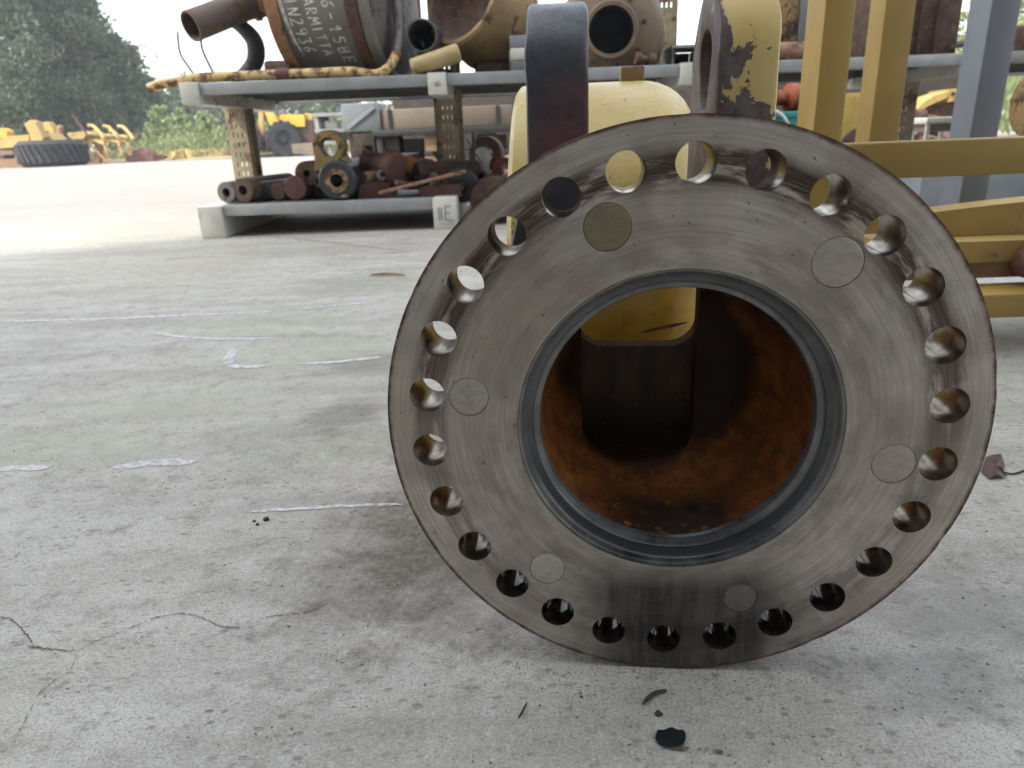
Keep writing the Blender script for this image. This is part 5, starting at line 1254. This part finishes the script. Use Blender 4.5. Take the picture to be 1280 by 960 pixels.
machine('yellow_casting', 'bright yellow cap at the extreme left above the boom', 'machine part', [('cap', [(-10,164),(0,160),(8,164),(9,171),(-10,174)], 0, .4, 'far_yellow_clean'), ('stem', [(-6,173),(4,172),(4,206),(-6,206)], .1, .3, 'rust')], 24.9, (0, 200))
scrap('grey_mound', MB().lathe([(1.0,0),(.8,.35),(.45,.62),(.2,.74),(0,.76)], (P(78,200,25).x, 25.2, 0), (0,0,1), 20, jit=.2), M['rust_light'], 'brown heap rising behind the lying tyre', 'heap')
scrap('leaning_stump', MB().cyl(Vector((P(72,200,24.8).x, 24.8, .1)), P(76,157,24.8), .10, .09, 10, .02), M['rust_light'], 'pale stub standing behind the lying tyre', 'stub')
tag(MB().cyl(P(90,143,24), P(112,172,24), .035, None, 8).build('rusty_rod', M['rust']), 'long rusty rod leaning over the yellow shanks', 'rod')
rp = thing('ripper_frame', (P(128,200,24).x, 24, 0), 'yellow ripper attachment with rows of curved shanks lying in the grass', 'machine part')
for x0, y0 in ((110,157),(129,158),(147,158)):
    MB().tube(bez([P(x0,y0,24), P(x0+7,y0+1,24), P(x0+14,y0+8,23.9), P(x0+20,y0+16,23.8)], 4), [.055+.0*k for k in range(13)], 8).build('shank', M['far_yellow'], rp)
for x0, y0 in ((118,164),(137,164),(122,178),(140,177),(150,176)):
    MB().tube(bez([P(x0,y0,24.2), P(x0+6,y0+1,24.1), P(x0+11,y0+7,24), P(x0+13,y0+18,24)], 4), .05, 8).build('shank', M['far_yellow'], rp)
for pts, r in (([(86,169),(108,167),(136,170),(160,172)], .07), ([(100,177),(130,176),(158,178)], .06), ([(106,166),(112,180),(134,202)], .045)):
    MB().tube(bez([P(x, y, 24.3) for x, y in pts], 4), r, 8).build('bar', M['far_yellow'], rp)
MB().platepx([(86,167),(100,164),(108,168),(104,174),(88,173)], 24.1, .4).build('bracket', M['far_yellow'], rp)
MB().platepx([(118,176),(126,176),(124,206),(118,206)], 24.4, .2).build('stand', M['rust_light'], rp)
scrap('scrap_pile', MB().lathe([(.55,0),(.5,.16),(.3,.34),(.1,.42),(0,.43)], (P(180,200,24.6).x, 24.7, 0), (.15,0,1), 14, jit=.4), M['rust_red'], 'red brown scrap pile right of the ripper', 'heap')
for k, (px, r, h, m, lb) in enumerate(((232,.5,.34,'far_yellow','yellowish rubble pile in front of the weeds left of the loader'), (250,.35,.25,'rust_light','pale brown rubble beside the yellowish pile'), (205,.4,.3,'rust','rust brown pile among the weeds'), (275,.4,.25,'tan','low tan pile by the loader wheel'))):
    scrap('rubble_pile', MB().lathe([(r,0),(r*.85,h*.5),(r*.4,h*.9),(0,h)], (P(px,198,25).x, 25.0+.2*k, 0), (.2,0,1), 11, jit=.5), M[m], lb, 'heap')

for k, (px, Y, pts, m, lb) in enumerate(((218,24.6,[(208,191),(214,183),(226,182),(230,190)],'far_yellow','yellow casting among the weeds left of the yellowish rubble'), (246,24.9,[(238,190),(243,181),(254,183),(257,190)],'far_yellow','upright yellow bracket behind the pale brown rubble'),
        (266,24.7,[(258,191),(262,186),(276,185),(282,191)],'far_yellow','low yellow plate lying before the weeds near the loader'), (196,25.0,[(188,191),(192,183),(200,184),(204,191)],'rust_light','pale brown bracket right of the red brown scrap pile'), (290,24.9,[(284,192),(286,184),(297,184),(300,192)],'rust','brown bracket right by the loader wheel'))):
    mb = MB().platepx(pts, Y, .5); z0_ = min(v.co.z for v in mb.bm.verts)
    for v in mb.bm.verts: v.co.z += .06-z0_
    scrap('machine_bracket', mb, M[m], lb)
# wheel loader
lx = P(345, 190, 23.5)
ld = thing('wheel_loader', (lx.x, 24.2, 0), 'old yellow wheel loader parked beyond the first rack post', 'loader')
def wheel(px, Yw, r):
    x = P(px, 185, Yw).x
    w = MB().lathe([(r*.52, 0), (r*.92, .0), (r, .08), (r, .40), (r*.92, .48), (r*.52, .48)], (x, Yw, r), (-.35, 1, 0), 30, closed=True).build('wheel', M['tyre_far'], ld)
    MB().lathe([(0, .08), (r*.2, .05), (r*.3, .10), (r*.515, .06), (r*.515, .42), (0, .42)], (x, Yw, r), (-.35, 1, 0), 24).build('rim', M['tyre_far'], w)
    for k in range(16):
        a = 2*pi*k/16; d = Vector((-.35, 1, 0)).normalized(); e1 = Vector((1, .35, 0)).normalized()
        c = Vector((x, Yw, r))+d*.24+(e1*cos(a)+Vector((0, 0, 1))*sin(a))*(r+.005)
        MB().box(c, (.09, .46, .05), Matrix((( e1.x*-sin(a), d.x, e1.x*cos(a)), (e1.y*-sin(a), d.y, e1.y*cos(a)), (cos(a), d.y*0, sin(a))))).build('lug', M['tyre_far'], w)
wheel(308, 23.4, .50); wheel(356, 23.4, .52)
for nm, pts, dY, dep, m in (('rear_body', [(349,152),(388,150),(392,172),(388,184),(352,182)], .3, 1.1, 'rust_dark'), ('hood', [(349,143),(380,143),(381,158),(350,159)], .2, 1.2, 'far_yellow_clean'),
        ('bracket', [(381,141),(390,142),(388,160),(383,160)], .4, .9, 'far_yellow'), ('arm', [(331,140),(341,142),(352,160),(346,180),(338,178),(338,160)], .0, .3, 'far_yellow_clean'),
        ('frame', [(318,172),(345,170),(352,186),(320,188)], .3, .9, 'rust'), ('front_body', [(288,160),(300,153),(318,155),(324,172),(318,182),(296,180)], .35, .9, 'rust_light'),
        ('counterweight', [(364,180),(390,178),(394,188),(390,194),(366,192)], -.1, .9, 'cream_box'), ('cab_post', [(322,118),(327,118),(330,172),(324,172)], .5, .12, 'far_yellow')):
    MB().platepx(pts, 23.5+dY, dep).build(nm, M[m], ld)

# ------------------------------------------------------------------ thin haze over the yard
hm = bpy.data.materials.new('haze_air'); hm.use_nodes = True
hn = hm.node_tree.nodes; hn.remove(hn['Principled BSDF'])
pv = hn.new('ShaderNodeVolumePrincipled'); pv.inputs['Color'].default_value = (.92, .95, 1, 1); pv.inputs['Density'].default_value = .0017
pv.inputs['Anisotropy'].default_value = .2
hm.node_tree.links.new(pv.outputs[0], hn['Material Output'].inputs['Volume'])
hz = MB().box((0, 20, 6.5), (840, 840, 15.0)).build('haze', hm); hz['kind'] = 'stuff'
